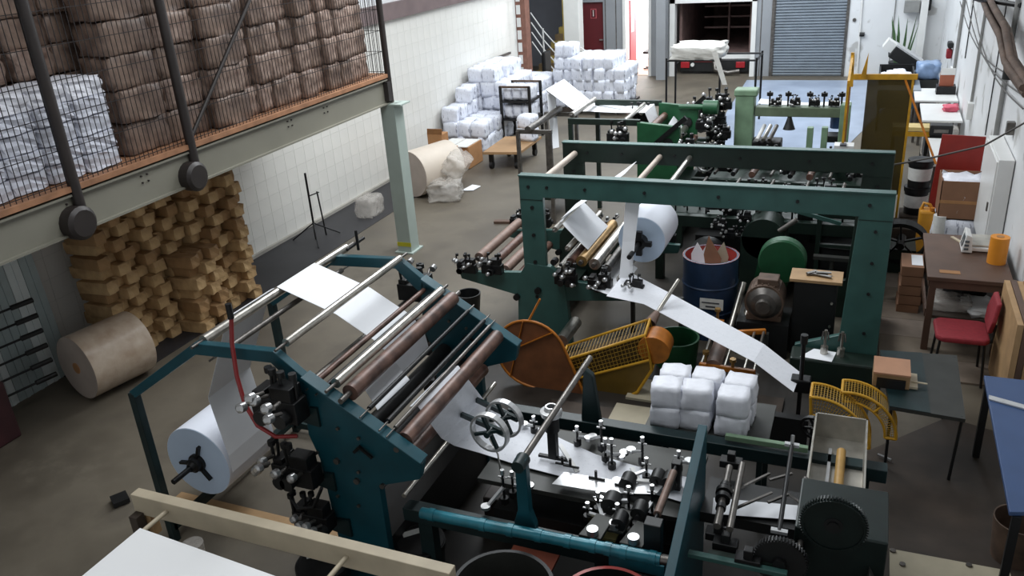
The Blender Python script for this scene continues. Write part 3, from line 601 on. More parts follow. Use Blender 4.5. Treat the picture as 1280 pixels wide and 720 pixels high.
# adjusting heads on the outside of the frames
def knobs(par, c, s=1.0, seed=0, side=-1, m=iron):
    rd = random.Random(seed); c = Vector(c)
    blk = MB().box(c, (0.26 * s, 0.10 * s, 0.12 * s)).box(c + Vector((0.05, 0, 0.09)) * s, (0.12 * s, 0.09 * s, 0.08 * s)).box(c + Vector((-0.09, 0.02, 0.06)) * s, (0.06 * s, 0.12 * s, 0.06 * s)).build('adjuster_head', m, par, 0.006)
    k = MB(); st = MB(); bk_ = MB()
    for i in range(5):
        q = c + Vector((rd.uniform(-0.13, 0.13), side * rd.uniform(0.04, 0.12), rd.uniform(-0.04, 0.14))) * s
        st.cyl(q, q + Vector((rd.uniform(-.03, .03), side * 0.07, 0.02)) * s, 0.011 * s, 8)
        k.lathe(q + Vector((0, side * 0.07, 0.02)) * s, q + Vector((0, side * 0.11, 0.03)) * s, [(0, 0), (0, .024 * s), (.8, .024 * s), (1, .012 * s), (1, 0)], 10)
    for i in range(4):
        q = c + Vector((rd.uniform(-0.12, 0.12), rd.uniform(-0.05, 0.05), 0.05)) * s; bk_.cyl(q, q + Vector((rd.uniform(-.02, .02), 0, 0.12 * s)), 0.009 * s, 6).cyl(q + Vector((0, 0, 0.12 * s)), q + Vector((0, 0, 0.15 * s)), 0.02 * s, 8)
    for i in range(2):
        q = c + Vector((rd.uniform(-.1, .1), side * 0.05, -0.02)) * s; bk_.cyl(q, q + Vector((0, side * 0.05 * s, 0)), 0.04 * s, 12)
    st.build('spindles', steeldk, blk, kind='stuff'); k.build('knobs', chrome, blk, kind='stuff'); bk_.build('screw_posts', blackm, blk, kind='stuff')
    return blk
for i, (px, py, s) in enumerate([(350, 508, 1.3), (372, 590, 1.2), (393, 648, 1.05)]):
    p = Yp(px, py, N1 - 0.12)
    MB().prism([(p.x - 0.2 * s, N1 - 0.05, p.z - 0.06), (p.x + 0.22, N1 - 0.05, p.z - 0.02), (p.x + 0.22, N1 - 0.05, p.z - 0.16), (p.x - 0.15 * s, N1 - 0.05, p.z - 0.10)], (0, 0.08, 0)).build('bracket', tealdk, m1)
    knobs(m1, p, s, i); knobs(m1, Vector((p.x, F1 + 0.12, p.z)), s * 0.9, i + 9, 1)
p = Yp(345, 520, N1 - 0.1)
MB().cyl((p.x - 0.05, N1 - 0.1, p.z - 0.02), (p.x - 0.05, F1 + 0.1, p.z - 0.02), 0.03, 12).build('ink_shaft', steeldk, m1)
MB().tube([Yp(370, 598, 3.5), Yp(362, 620, 3.5), Yp(372, 636, 3.5), Yp(392, 634, 3.5), Yp(402, 610, 3.5)], 0.012, 8).build('black_hose', blackm, m1)
h = MB().tube([Yp(289, 398, 3.62), Yp(290, 430, 3.6), Yp(296, 470, 3.56), Yp(306, 505, 3.52), Yp(322, 532, 3.48), Yp(345, 546, 3.5), Yp(372, 545, 3.55)], 0.014, 10).build('air_hose', redh, m1)
p = Yp(289, 398, 3.62); MB().cyl(p, p + Vector((0, 0, 0.1)), 0.02, 8).build('hose_fitting', iron, h)
# supply roll on its shaft
C0 = Yp(213, 606, N1); C1 = Xp(248, 577, C0.x)
t = thing('white_paper_roll', 'white paper roll on a shaft with a three armed chuck, front left machine', 'paper roll', (C1.x, C1.y, C1.z - 0.32))
rr_ = 0.30
MB().cyl((C1.x, C1.y, C1.z), (C1.x, C1.y + 0.54, C1.z), rr_, 48).build('roll', rollw, t)
MB().cyl((C1.x, C1.y - 0.004, C1.z), (C1.x, C1.y, C1.z), rr_ - 0.004, 48).build('end_face', rollwe, t)
MB().cyl((C1.x, N1 + 0.03, C1.z), (C1.x, C1.y + 1.1, C1.z), 0.022, 12).build('shaft', iron, t)
ck = MB().lathe((C1.x, C1.y - 0.10, C1.z), (C1.x, C1.y, C1.z), [(0, .03), (.3, .045), (.35, .06), (.7, .06), (.75, .075), (1, .075)], 18)
for k in range(3):
    an = k * 2.094 + 1.2; ck.bar((C1.x, C1.y - 0.02, C1.z), (C1.x + 0.17 * math.cos(an), C1.y - 0.02, C1.z + 0.17 * math.sin(an)), 0.03, 0.02)
ck.build('chuck', iron, t)
# web 1: from the roll up to the top roller
y0, y1 = C1.y + 0.02, C1.y + 0.50
bt = C1.x + rr_
pa = [(bt + 0.003, C1.z - 0.05), (bt + 0.003, C1.z + 0.1), (bt - 0.06, C1.z + 0.6), (pR0.x + 0.02 - 0.12, pR0.z - 0.1), (pR0.x - 0.045, pR0.z), (pR0.x - 0.03, pR0.z + 0.03), (pR0.x, pR0.z + 0.042)]
o = MB().ruled([((x, y0, z), (x, y1, z)) for x, z in pa], 0.003).build('paper_web', paper); tag(o, 'white paper strip rising from the roll to the top bar of the front left machine', 'paper')
A_ = G(360, 368, pR0.z + 0.042); zt = pR0.z + 0.042
yA, yB = 4.50, 4.98
E_ = Yp(398, 489, N1)
pr = [((pR0.x, yA, zt), (pR0.x, yB, zt)), ((-3.4, yA, 1.70), (-3.4, yB, 1.70)), ((-3.06, yA - .02, 1.52), (-3.06, yB - .02, 1.52)), ((-2.96, yA - .02, 1.40), (-2.96, yB - .02, 1.40)), ((-2.93, yA - .02, 1.22), (-2.93, yB - .02, 1.22))]
o = MB().ruled(pr, -0.003).build('paper_web', paper); tag(o, 'white paper sheet sloping across the open top of the front left machine', 'paper')
q1 = G(453, 482, 1.47); q2 = G(492, 450, 1.47); q3 = G(472, 513, 1.41); q4 = G(512, 475, 1.41)
o = MB().ruled([(q1, q2), (q3, q4)], 0.003).build('paper_web', paper); tag(o, 'small white paper piece between the lower brown rollers of the front left machine', 'paper')
# web 2: over the last roller and along the folding table
prs = [(G(512, 508, 1.33), G(562, 458, 1.33)), (G(522, 507, 1.37), G(573, 457, 1.37)), (G(534, 524, 1.28), G(586, 475, 1.28)), (G(552, 548, 0.95), G(605, 500, 0.95)), (G(568, 557, 0.84), G(628, 510, 0.84)), (G(600, 566, 0.80), G(660, 528, 0.80)), (G(650, 582, 0.795), G(705, 550, 0.795)), (G(720, 600, 0.795), G(745, 568, 0.795)), (G(800, 612, 0.795), G(808, 586, 0.795)), (G(862, 630, 0.795), G(868, 598, 0.795))]
o = MB().ruled(prs, -0.003).build('paper_web', embp); tag(o, 'white paper band narrowing along the folding table in the foreground', 'paper')
o = MB().ruled([(G(890, 642, 0.795), G(892, 622, 0.795)), (G(1000, 650, 0.795), G(1000, 632, 0.795))], -0.003).build('paper_web', paper); tag(o, 'folded white paper strip between the tall plate and the gear', 'paper')
o = MB().ruled([(G(690, 605, 0.84), G(705, 590, 0.84)), (G(760, 616, 0.84), G(790, 604, 0.84)), (G(820, 618, 0.84), G(830, 606, 0.84))], 0.002).build('folding_plate', alu); tag(o, 'thin bent metal folding plate lying over the white band', 'plate')

# ================================================================== FOLDING MACHINE (continues from machine 1)
fm1 = thing('folding_machine', 'dark teal folding machine with rods, clamps and a gear in the foreground', 'machine', (-1.2, 4.4, 0))
RN, RF = 3.78, 5.08
MB().b2((-2.55, RN - 0.05, 0.66), (-0.80, RN + 0.05, 0.76)).build('side_rail', tealdk, fm1, 0.005)
MB().b2((-2.35, RF - 0.05, 0.66), (0.35, RF + 0.05, 0.76)).build('side_rail', tealdk, fm1, 0.005)
for x, y in ((-2.4, RN), (-1.2, RN), (-2.2, RF), (-1.2, RF), (0.2, RF)): MB().b2((x - 0.05, y - 0.04, 0), (x + 0.05, y + 0.04, 0.66)).build('leg', tealdk, fm1)
MB().b2((-2.2, 4.15, 0.74), (-0.78, 4.86, 0.775)).build('table_plate', greyp, fm1)
MB().b2((-2.1, 4.15, 0.3), (-0.85, 4.86, 0.55)).build('drive_housing', blackm, fm1)
o = MB().b2((-1.95, 3.95, 0.28), (-1.62, 4.5, 0.30)).build('red_panel', mat('rusty_red_panel', '#8a4630', 0.6, 0, .15, 6, .05), fm1)
a = Yp(527, 641, N1); c = Yp(826, 699, N1)
ct = MB().cyl(a, c, 0.036, 20).build('tie_tube', cyan, fm1)
for k in (0.05, 0.28, 0.40, 0.52, 0.64, 0.74, 0.80, 0.86, 0.97):
    p = a.lerp(c, k); MB().cyl(p - Vector((0.02, 0, 0)), p + Vector((0.02, 0, 0)), 0.041, 20).build('collar', cyan, ct)
MB().cyl(c, c + Vector((0.06, 0, 0)), 0.03, 6).build('nut', steeldk, ct)
def upright(px, pyb, pyt, y, w_=0.07):
    b_ = Yp(px, pyb, y); t_ = Yp(px, pyt, y)
    o = MB().b2((b_.x - w_, y - 0.03, 0.76), (b_.x + w_, y + 0.03, 0.80)).prism([(b_.x - w_, y - 0.03, 0.80), (b_.x + w_, y - 0.03, 0.80), (b_.x + w_ * .55, y - 0.03, 0.90), (b_.x + w_ * .5, y - 0.03, t_.z), (b_.x - w_ * .5, y - 0.03, t_.z), (b_.x - w_ * .55, y - 0.03, 0.90)], (0, 0.06, 0)).build('upright', teal, fm1, 0.006)
    return Vector((b_.x, y, t_.z))
u1 = upright(656, 630, 572, 3.80)
u2 = Yp(702, 492, 4.95)
MB().cyl(u1 - Vector((0, .05, 0.03)), (u1.x + 0.02, 5.1, u1.z - 0.01), 0.022, 12).build('cross_rod', steeldk, fm1)
MB().lathe(u1 - Vector((0, .07, 0.03)), u1 + Vector((0, .03, -0.03)), [(0, 0), (0, .04), (1, .045), (1, 0)], 14).build('rod_end', tealdk, fm1)
MB().prism([(u1.x - 0.05, 5.05, 0.76), (u1.x + 0.10, 5.05, 0.76), (u1.x + 0.05, 5.05, 1.15), (u1.x - 0.02, 5.05, 1.2)], (0, 0.06, 0)).build('upright', tealdk, fm1, 0.01)
hd = Yp(693, 524, 4.5)
hh = MB().box((hd.x, 4.45, 0.98), (0.06, 0.06, 0.30)).cyl((hd.x, 4.45, 1.05), (hd.x, 4.45, 1.17), 0.05, 14).box((hd.x, 4.45, 0.83), (0.22, 0.03, 0.02)).build('nozzle_post', iron, fm1, 0.004)
MB().lathe((hd.x, 4.45, 1.17), (hd.x, 4.45, 1.24), [(0, .07), (.5, .075), (.6, .05), (1, .04), (1, .03)], 20).build('silver_cap', alu, hh)
# long rod at the mouth with two levers and the two wheels
pb = Yp(505, 620, 3.72); pt_ = Xp(636, 449, pb.x)
r0 = Vector((pb.x, 3.72, pb.z)); r1 = Vector((pb.x, 5.2, pb.z))
MB().cyl(r0, r1, 0.017, 10).build('front_rod', steel, fm1)
for k, (px, py, wx, wy) in enumerate([(572, 516, 616, 541), (588, 496, 634, 524)]):
    s_ = Xp(px, py, pb.x); e_ = Yp(wx, wy - 6, 4.2 + .22 * k)
    MB().bar(s_, e_ + (e_ - s_) * 0.25, 0.025, 0.035).build('lever', tealdk, fm1); MB().cyl(s_ - Vector((0, .04, 0)), s_ + Vector((0, .03, 0)), 0.035, 12).build('lever_boss', iron, fm1)
    rim = MB(); sp = MB(); wheel(rim, sp, e_ - Vector((0, 0.05, 0)), 0.14, 0.045, (0.12, 1, 0), 4, 0.016)
    wo = rim.build('wheel_rim', alu, fm1); sp.build('wheel_spokes', tealdk, wo)
p = Yp(612, 548, 4.2); MB().tube([p, p + Vector((0.06, -.02, -0.1)), p + Vector((0.08, -.03, -0.3))], 0.006, 6).build('wire_pointer', steel, fm1)
# guide clamps: rod, arm, silver thumb screw
def clamp(x, y, z, tall=0.16, ang=0.0, ln=0.16, disc=0.032):
    ca, sa = math.cos(ang), math.sin(ang); e = Vector((x + ca * ln, y + sa * ln, z + 0.02))
    base = MB().cyl((x, y, z - 0.02), (x, y, z + tall), 0.009, 8).cyl((x, y, z), (x, y, z + 0.04), 0.028, 10).build('guide_clamp', iron, fm1)
    MB().bar((x, y, z + tall * 0.55), e, 0.022, 0.016).build('arm', alu, base)
    MB().cyl(e + Vector((0, 0, .0)), e + Vector((0, 0, 0.02)), disc, 16).build('thumb_screw', chrome, base)
    MB().cyl((x, y, z + tall), (x, y, z + tall + 0.035), 0.014, 10).cyl((x - .03, y, z + tall * .9), (x + .03, y, z + tall * .9), 0.007, 6).build('pin_head', chrome, base)
for px, py, z, tl, an, ln in [(631, 628, .78, .22, -2.2, .14), (642, 620, .78, .16, 0.9, .12), (668, 540, .80, .10, 2.8, .10), (752, 562, .82, .20, 2.6, .13), (757, 575, .82, .14, 0.3, .10), (765, 585, .80, .20, 1.3, .16), (803, 580, .82, .18, 2.4, .14),
                              (808, 600, .80, .14, -2.6, .2), (786, 640, .80, .16, 3.0, .2), (748, 640, .78, .12, -1.0, .15), (815, 645, .78, .2, -2.0, .14), (735, 650, .76, .10, 0.2, .12), (722, 556, .8, .12, 0.8, .12), (848, 588, .82, .12, 1.0, .1), (772, 655, .76, .12, -0.6, .14)]:
    q = G(px, py, z); clamp(q.x, q.y, z, tl, an, ln)
for (a_, b_) in [((700, 556), (722, 590)), ((790, 585), (805, 612)), ((795, 600), (835, 604))]:
    MB().bar(G(*a_, 0.86), G(*b_, 0.83), 0.03, 0.012).build('white_guide', white, fm1)
for px, py in [(703, 580), (713, 583), (778, 607), (745, 598)]: 
    q = G(px, py, .85); MB().cyl(q, q + Vector((0, 0, .06)), 0.01, 8).cyl(q + Vector((-.05, 0, 0)), q + Vector((.06, 0.0, 0)), 0.008, 6).build('stop_pin', iron, fm1)
# cluster of black rollers near the middle
for px, py, r in [(785, 602, .05), (822, 597, .045), (838, 600, .05), (765, 628, .06), (800, 638, .05), (775, 650, .045)]:
    q = G(px, py, .86); MB().cyl(q - Vector((0, .05, 0)), q + Vector((0, .05, 0)), r, 16).cyl(q - Vector((0, .07, 0)), q + Vector((0, .07, 0)), 0.012, 8).build('pinch_roller', blackm, fm1)
for px, py in [(742, 668), (793, 678), (770, 660)]:
    q = G(px, py, .80); MB().prism([q + Vector((-.08, -.05, 0)), q + Vector((.06, -.05, 0)), q + Vector((.09, .12, .03)), q + Vector((-.02, .14, .03))], (0, 0, .02)).build('cast_arm', greyp, fm1, 0.004)
    MB().cyl(q + Vector((0, -.02, .02)), q + Vector((0, -.02, .06)), 0.035, 16).build('silver_knob', chrome, fm1)
q = G(757, 660, .74); MB().box(q, (.18, .2, .02)).build('yellowed_plate', mat('yellowed_plate_m', '#a59a68', .5, 0, .1, 5, 0), fm1)
# worn handle roller
a = G(817, 655, .98); c = G(846, 580, .98)
MB().cyl(a.lerp(c, .15), a.lerp(c, .85), 0.024, 16).build('worn_roller', pinkroll, fm1); MB().cyl(a, c, 0.012, 10).build('roller_shaft', iron, fm1)
MB().b2((a.x - .05, a.y - .04, .72), (a.x + .05, a.y + .04, 1.0)).build('bearing_block', blackm, fm1, .005); MB().b2((c.x - .03, c.y - .03, .72), (c.x + .03, c.y + .03, 1.0)).build('bearing_block', blackm, fm1, .005)
MB().b2((-1.15, 3.70, .70), (-.82, 3.76, .78)).build('teal_lug', cyan, fm1, .004)
# tall plate
MB().prism([(-0.775, 4.42, 0.0), (-0.775, 4.42, 1.30), (-0.775, 3.2, 0.78), (-0.775, 3.2, 0.0)], (0.055, 0, 0)).build('tall_plate', teal, fm1, .003)
# right section: cross rods between rails
MB().b2((-0.70, RN - 0.02, 0.83), (-0.16, RN + 0.02, 0.86)).build('top_rail', mgreen, fm1, .004)
MB().b2((-0.70, RF - 0.02, 0.78), (-0.15, RF + 0.02, 0.82)).build('top_rail', pgreen, fm1, .004)
MB().b2((-0.72, 4.25, 0.70), (0.0, 4.62, 0.775)).build('table_plate', blackm, fm1)
for (p_, q_, z, r, m) in [((896, 658), (912, 584), .98, .022, steeldk), ((912, 662), (928, 580), .98, .02, steeldk), ((974, 664), (990, 556), 1.0, .014, iron), ((1000, 685), (1007, 598), .92, .016, steeldk)]:
    a = G(*p_, z); c = G(*q_, z); o = MB().cyl(a, c, r, 12).build('cross_rod', m, fm1)
    if p_[0] == 896:
        for k, rr2 in ((.3, .03), (.45, .045), (.55, .05), (.65, .035)): MB().cyl(a.lerp(c, k - .03), a.lerp(c, k + .03), rr2, 16).build('rod_collar', iron, o)
    if p_[0] == 974:
        for e in (a, c): MB().box(e, (.09, .03, .02)).build('white_cap', alu, o); 
        MB().cyl(c, c + Vector((0, 0.02, .06)), .012, 8).build('tip', chrome, o)
for a_, b_, z in [((915, 615), (962, 592), .95), ((918, 636), (965, 616), .92), ((962, 600), (990, 592), 1.0), ((960, 628), (985, 618), 1.0), ((985, 618), (1005, 632), .92)]:
    MB().bar(G(*a_, z), G(*b_, z), .014, .014).build('link_arm', steeldk, fm1)
for px, py in [(898, 668), (907, 680), (935, 700), (914, 578)]:
    q = G(px, py, .86); MB().box(q, (.14, .08, .05)).box(q + Vector((0, 0, .05)), (.05, .05, .06)).build('bearing_block', iron, fm1, .004)
a = G(885, 692, .84); c = G(975, 708, .84); MB().bar(a, c, .04, .03).build('tie_bar', dgreen, fm1)
# gears and casing
p = Yp(1042, 655, 3.95); gb = Vector((p.x, 3.95, p.z))
g1 = gear_mb(gb, 0.178, 0.03, 64).build('big_gear', gearm, fm1); MB().cyl(gb - Vector((0, .03, 0)), gb, 0.03, 16).cyl(gb - Vector((0, .018, 0)), gb, 0.05, 20).build('gear_hub', blackm, g1)
rm = MB(); sp = MB(); wheel(rm, sp, gb - Vector((0, .02, 0)), 0.165, 0.012, (0, 1, 0), 1, 0.012); rm.build('gear_lip', gearm, g1)
p = Yp(975, 700, 3.85); g2 = gear_mb((p.x, 3.85, p.z), 0.15, 0.04, 48).build('small_gear', blackm, fm1); MB().cyl((p.x, 3.8, p.z), (p.x, 3.85, p.z), 0.035, 14).build('gear_hub', iron, g2)
MB().b2((-0.15, 3.98, 0.0), (0.33, 4.45, 1.02)).build('gear_casing', gearm, fm1, .01)
MB().prism([(0.2, 3.6, 0), (0.42, 3.6, 0), (0.42, 3.6, .5), (0.25, 3.6, .85)], (0, .5, 0)).build('side_cover', greyp, fm1, .006)
# stainless trough with a stained roller inside
tr = thing('steel_trough', 'open stainless trough holding a yellowed roller beside the big gear', 'tray', (0.05, 4.95, .75))
X0, X1, Y0, Y1, Z0, Z1 = -0.13, 0.21, 4.58, 5.38, 0.72, 0.92
MB().b2((X0, Y0, Z0), (X1, Y1, Z0 + .012)).build('bottom', stainl, tr)
MB().b2((X0, Y0, Z0), (X0 + .012, Y1, Z1)).build('side_wall', stainl, tr); MB().b2((X1 - .012, Y0, Z0), (X1, Y1, Z1)).build('side_wall', stainl, tr)
MB().b2((X0, Y1 - .012, Z0), (X1, Y1, Z1)).build('end_wall', stainl, tr); MB().b2((X0, Y0 - .012, .45), (X1, Y0, Z1 - .04)).build('end_wall', greyp, tr)
MB().cyl((0.06, 4.64, .78), (0.06, 5.15, .78), .03, 14).build('stained_roller', mat('yellowed_roller', '#b08a4c', .5, 0, .2, 8, 0), tr); MB().b2((-.02, 4.62, .735), (.0, 5.2, .76)).build('inner_strip', alu, tr)
for x, y in ((X0 + .03, Y0 + .05), (X1 - .03, Y0 + .05), (X0 + .03, Y1 - .05), (X1 - .03, Y1 - .05)): MB().b2((x - .015, y - .015, 0), (x + .015, y + .015, Z0)).build('leg', greyp, tr)
# napkin packs on the collecting tray
tt = thing('collecting_tray', 'dark metal tray under the white napkin packs', 'tray', (-.85, 5.35, .70))
MB().b2((-1.30, 5.16, .70), (-.42, 5.72, .72)).build('plate', greyp, tt); 
for x in (-1.25, -.47):
    MB().b2((x - .02, 5.18, 0), (x + .02, 5.22, .70)).build('leg', tealdk, tt); MB().b2((x - .02, 5.65, 0), (x + .02, 5.69, .70)).build('leg', tealdk, tt)
pk = [lumpy('napkin_pack', packs, (0.215, 0.19, 0.165), 4, 0.06, 80 + i) for i in range(3)]
grid = [(-1.16, 5.28, 'left'), (-.94, 5.30, 'middle'), (-.68, 5.28, 'right'), (-1.14, 5.48, 'left'), (-.90, 5.49, 'middle'), (-.66, 5.47, 'right')]
for i, (x, y, col_) in enumerate(grid):
    for k in range(2):
        o = inst('napkin_pack', pk[(i + k) % 3], None, (x, y, .722 + k * .166), (0, 0, rnd.uniform(-.14, .14)))
        tag(o, ('upper' if k else 'lower') + ' white napkin pack, ' + col_ + ' column, ' + ('front' if y < 5.4 else 'back') + ' row on the collecting tray', 'pack', 'napkin packs on the collecting tray')

# ================================================================== MACHINE 2 (green frame, centre)
N2, F2 = 7.6, 8.95
m2 = thing('printing_machine', 'green portal framed printing machine in the middle of the hall', 'machine', (-1.45, 8.3, 0))
lx0, lx1, rx0, rx1, zt2, zb2 = -3.20, -2.95, 0.02, 0.30, 1.85, 1.63
for y, far in ((N2, 0), (F2, 1)):
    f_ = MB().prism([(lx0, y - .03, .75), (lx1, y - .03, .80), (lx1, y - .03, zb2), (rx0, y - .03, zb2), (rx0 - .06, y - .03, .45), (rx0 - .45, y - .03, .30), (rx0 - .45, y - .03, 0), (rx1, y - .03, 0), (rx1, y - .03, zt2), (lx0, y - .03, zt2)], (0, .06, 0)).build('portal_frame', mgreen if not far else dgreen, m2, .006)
    MB().b2((lx0, y - .05, zt2), (rx1, y + .05, zt2 + .012)).build('top_flange', mgreen, f_)
    bl = MB()
    for x in (-3.1, -2.9, -2.5, -1.9, -1.2, -.5, .1): bl.cyl((x, y - .045, 1.74), (x, y - .03, 1.74), .016, 8)
    for z in (1.5, 1.2, .9, .5): bl.cyl((.17, y - .045, z), (.17, y - .03, z), .015, 8).cyl((-3.07, y - .045, z + .02), (-3.07, y - .03, z + .02), .02, 8)
    bl.build('bolts', blackm, f_, kind='stuff')
    MB().b2((rx0, y - .036, 1.60), (rx1, y - .03, 1.605)).b2((lx0, y - .036, 1.60), (lx1, y - .03, 1.605)).build('weld_seam', dgreen, f_)
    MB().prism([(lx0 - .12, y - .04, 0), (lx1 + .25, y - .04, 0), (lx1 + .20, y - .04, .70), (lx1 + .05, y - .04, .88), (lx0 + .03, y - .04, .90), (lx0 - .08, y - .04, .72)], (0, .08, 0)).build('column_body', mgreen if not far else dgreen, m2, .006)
    MB().prism([(lx0 - .05, y - .03, .78), (lx0 - .78, y - .03, .72), (lx0 - .76, y - .03, .64), (lx0 - .05, y - .03, .50)], (0, .06, 0)).build('side_arm', mgreen, m2, .005)
    MB().prism([(lx1 + .15, y - .03, .74), (-1.83, y - .03, .70), (-1.85, y - .03, .60), (lx1 + .15, y - .03, .50)], (0, .06, 0)).build('side_arm', mgreen, m2, .005)
    for k, (x, z, s) in enumerate([(-3.85, .80, .85), (-3.55, .82, .9), (-2.72, .78, .9), (-2.35, .76, .95), (-2.0, .74, .8)]):
        knobs(m2, (x, y - .08 if not far else y + .08, z), s, 20 + k + 10 * far, -1 if not far else 1)
    for k, (x, z) in enumerate([(-3.05, .60), (-2.85, .95), (-3.3, .50)]): MB().cyl((x, y - .08, z), (x, y + .0, z), .035, 12).build('boss', iron, m2)
MB().b2((lx0, N2, .1), (lx1, F2, .3)).build('cross_member', dgreen, m2); MB().b2((rx0, N2, .1), (rx1, F2, .35)).build('cross_member', dgreen, m2)
def rly(x, z, r, m, par, y0, y1, nm='roller'):
    o = MB().cyl((x, y0 + .05, z), (x, y1 - .05, z), r, 18).build(nm, m, par); MB().cyl((x, y0, z), (x, y1, z), r * .4, 10).build('journal', steeldk, o); return o
for x, z, r, m in [(-3.78, .86, .055, pinkroll), (-3.62, .80, .05, brownroll), (-3.48, .74, .055, pinkroll), (-3.40, .60, .05, brownroll), (-2.72, .90, .05, brownroll), (-2.60, .92, .06, brassroll), (-2.46, .90, .062, steel), (-2.33, .86, .05, steeldk), (-2.86, .78, .05, steel), (-2.20, .76, .03, steel)]:
    rly(x, z, r, m, m2, N2 + .04, F2 - .04)
for px, py in [(668, 214), (787, 226), (829, 238)]:
    p = Yp(px, py, N2); rly(p.x, 1.74, .03 if px > 700 else .035, steel if px > 800 else mat('dusty_bar_%d' % px, '#b9aca0', .5, .2, .1, 6, 0), m2, N2 + .03, F2 - .03, 'top_roller')
for z, x in ((1.25, -2.88), (1.05, -2.75)): rly(x, z, .03, steel, m2, N2 + .04, F2 - .04, 'guide_roller')
# lower bright roller between the frame and the guards
a = Yp(712, 413, 7.3); tag(MB().cyl((a.x, 7.05, a.z), (a.x, 7.5, a.z), .065, 22).build('bright_cylinder', steel), 'short polished steel cylinder beside the brown round guard', 'cylinder')
# supply roll of machine 2
a = Yp(802, 300, 8.0)
t = thing('white_paper_roll', 'white paper roll inside the green portal machine beside the blue drum', 'paper roll', (a.x, 8.3, a.z - .25))
MB().cyl((a.x, 8.0, a.z), (a.x, 8.62, a.z), .25, 40).build('roll', rollw, t); MB().cyl((a.x, 7.994, a.z), (a.x, 8.0, a.z), .245, 40).build('end_face', rollwe, t)
MB().cyl((a.x, N2 - .1, a.z), (a.x, F2, a.z), .025, 12).build('shaft', iron, t); MB().cyl((a.x, 7.88, a.z), (a.x, 7.99, a.z), .07, 14).box((a.x, 7.9, a.z), (.06, .05, .26)).box((a.x, 7.9, a.z), (.26, .05, .05)).build('chuck', iron, t)
# webs of machine 2
def strip(prs, th, nm, m, lb): o = MB().ruled(prs, th).build(nm, m); tag(o, lb, 'paper'); return o
strip([((-2.22, 8.0, 1.785), (-2.22, 8.5, 1.785)), ((-2.6, 8.0, 1.50), (-2.6, 8.5, 1.50)), ((-2.90, 7.95, 1.285), (-2.90, 8.45, 1.285))], .003, 'paper_web', paper, 'narrow white paper ramp under the near green crossbar')
strip([((-2.88, 7.85, 1.285), (-2.88, 8.6, 1.285)), ((-2.7, 7.85, 1.10), (-2.7, 8.6, 1.10)), ((-2.58, 7.85, .99), (-2.58, 8.6, .99))], .003, 'paper_web', paper, 'pale paper sheet dropping into the brass roller of the green portal machine')
a = Yp(774, 350, 7.5)
strip([((-2.12, 7.72, 1.72), (-1.98, 7.76, 1.72)), ((-2.14, 7.62, 1.2), (-2.02, 7.66, 1.2)), ((a.x + .0, 7.5, a.z + .02), (a.x + .12, 7.54, a.z + .02))], .003, 'paper_web', paper, 'narrow white strip hanging vertically from the green crossbar')
strip([(G(758, 370, .80), G(783, 338, .80)), (G(805, 380, .76), G(835, 365, .74)), (G(942, 452, .62), G(955, 430, .62)), (G(992, 490, .48), G(1001, 466, .48))], -.003, 'paper_web', embp, 'long white printed strip running diagonally down from the portal machine')
strip([(G(738, 360, .74), G(772, 315, .74)), (G(770, 372, .74), G(797, 335, .74))], -.003, 'paper_web', paper, 'wide pale paper lying under the hanging strip')
# receiving post for the strip
q = G(1000, 488, .40); t = thing('guide_post', 'thin dark guide post at the lower end of the long white strip', 'post', (q.x, q.y, 0))
MB().cyl((q.x, q.y, 0), (q.x, q.y, .85), .018, 10).build('rod', iron, t); MB().box((q.x, q.y + .03, .45), (.16, .12, .12)).build('block', iron, t, .01); MB().cyl((q.x, q.y, .85), (q.x, q.y, .93), .03, 10).build('knob', blackm, t)
rm = MB(); sp = MB(); wheel(rm, sp, G(1018, 535, .55), .11, .03, (.3, 1, .2), 4, .02); t = thing('hand_wheel', 'black hand wheel behind the stainless trough', 'wheel', G(1018, 535, .35)); rm.build('rim', blackm, t); sp.build('spokes', blackm, t)
tag(MB().b2((-.95, 6.2, 0.031), (-.2, 6.28, .32)).build('floor_beam', blackm), 'low black beam on the floor behind the napkin packs', 'beam')
MB().b2((G(1018, 535, .55).x - .03, G(1018, 535, .55).y + .03, 0), (G(1018, 535, .55).x + .03, G(1018, 535, .55).y + .09, .55)).build('stand', blackm, t)
# round brown teardrop guard
t = thing('round_guard', 'brown teardrop belt guard with an orange tube rim and crossed straps', 'guard', (-2.7, 6.6, 0))
cc = Yp(664, 443, 6.6); tp = Yp(727, 512, 6.6); tp = Vector((cc.x + .42, 6.6, cc.z - .36)); R_ = .36
tip_d = (Vector((tp.x, 0, tp.z)) - Vector((cc.x, 0, cc.z))).normalized(); ang = math.atan2(tip_d.z, tip_d.x)
arc = [Vector((cc.x + R_ * math.cos(ang + a_), 6.6, cc.z + R_ * math.sin(ang + a_))) for a_ in [math.radians(60 + 240 * k / 24) for k in range(25)]]
tipc = [tp + .10 * Vector((math.cos(ang + a_), 0, math.sin(ang + a_))) for a_ in [math.radians(-60 + 120 * k / 6) for k in range(7)]]
lp = arc + tipc
MB().prism(lp, (0, .02, 0)).build('panel', orgpan, t); MB().tube(lp + [lp[0], lp[1]], .014, 8).build('rim_tube', orange, t)
MB().bar(arc[3] + Vector((0, -.012, 0)), arc[17] + Vector((0, -.012, 0)), .025, .008).build('strap', orange, t); MB().bar(arc[8] + Vector((0, -.012, 0)), arc[21] + Vector((0, -.012, 0)), .025, .008).build('strap', orange, t)
MB().bar(arc[8] + Vector((.05, .0, .0)), arc[8] + Vector((.16, .06, .22)), .02, .015).build('bracket', orange, t)
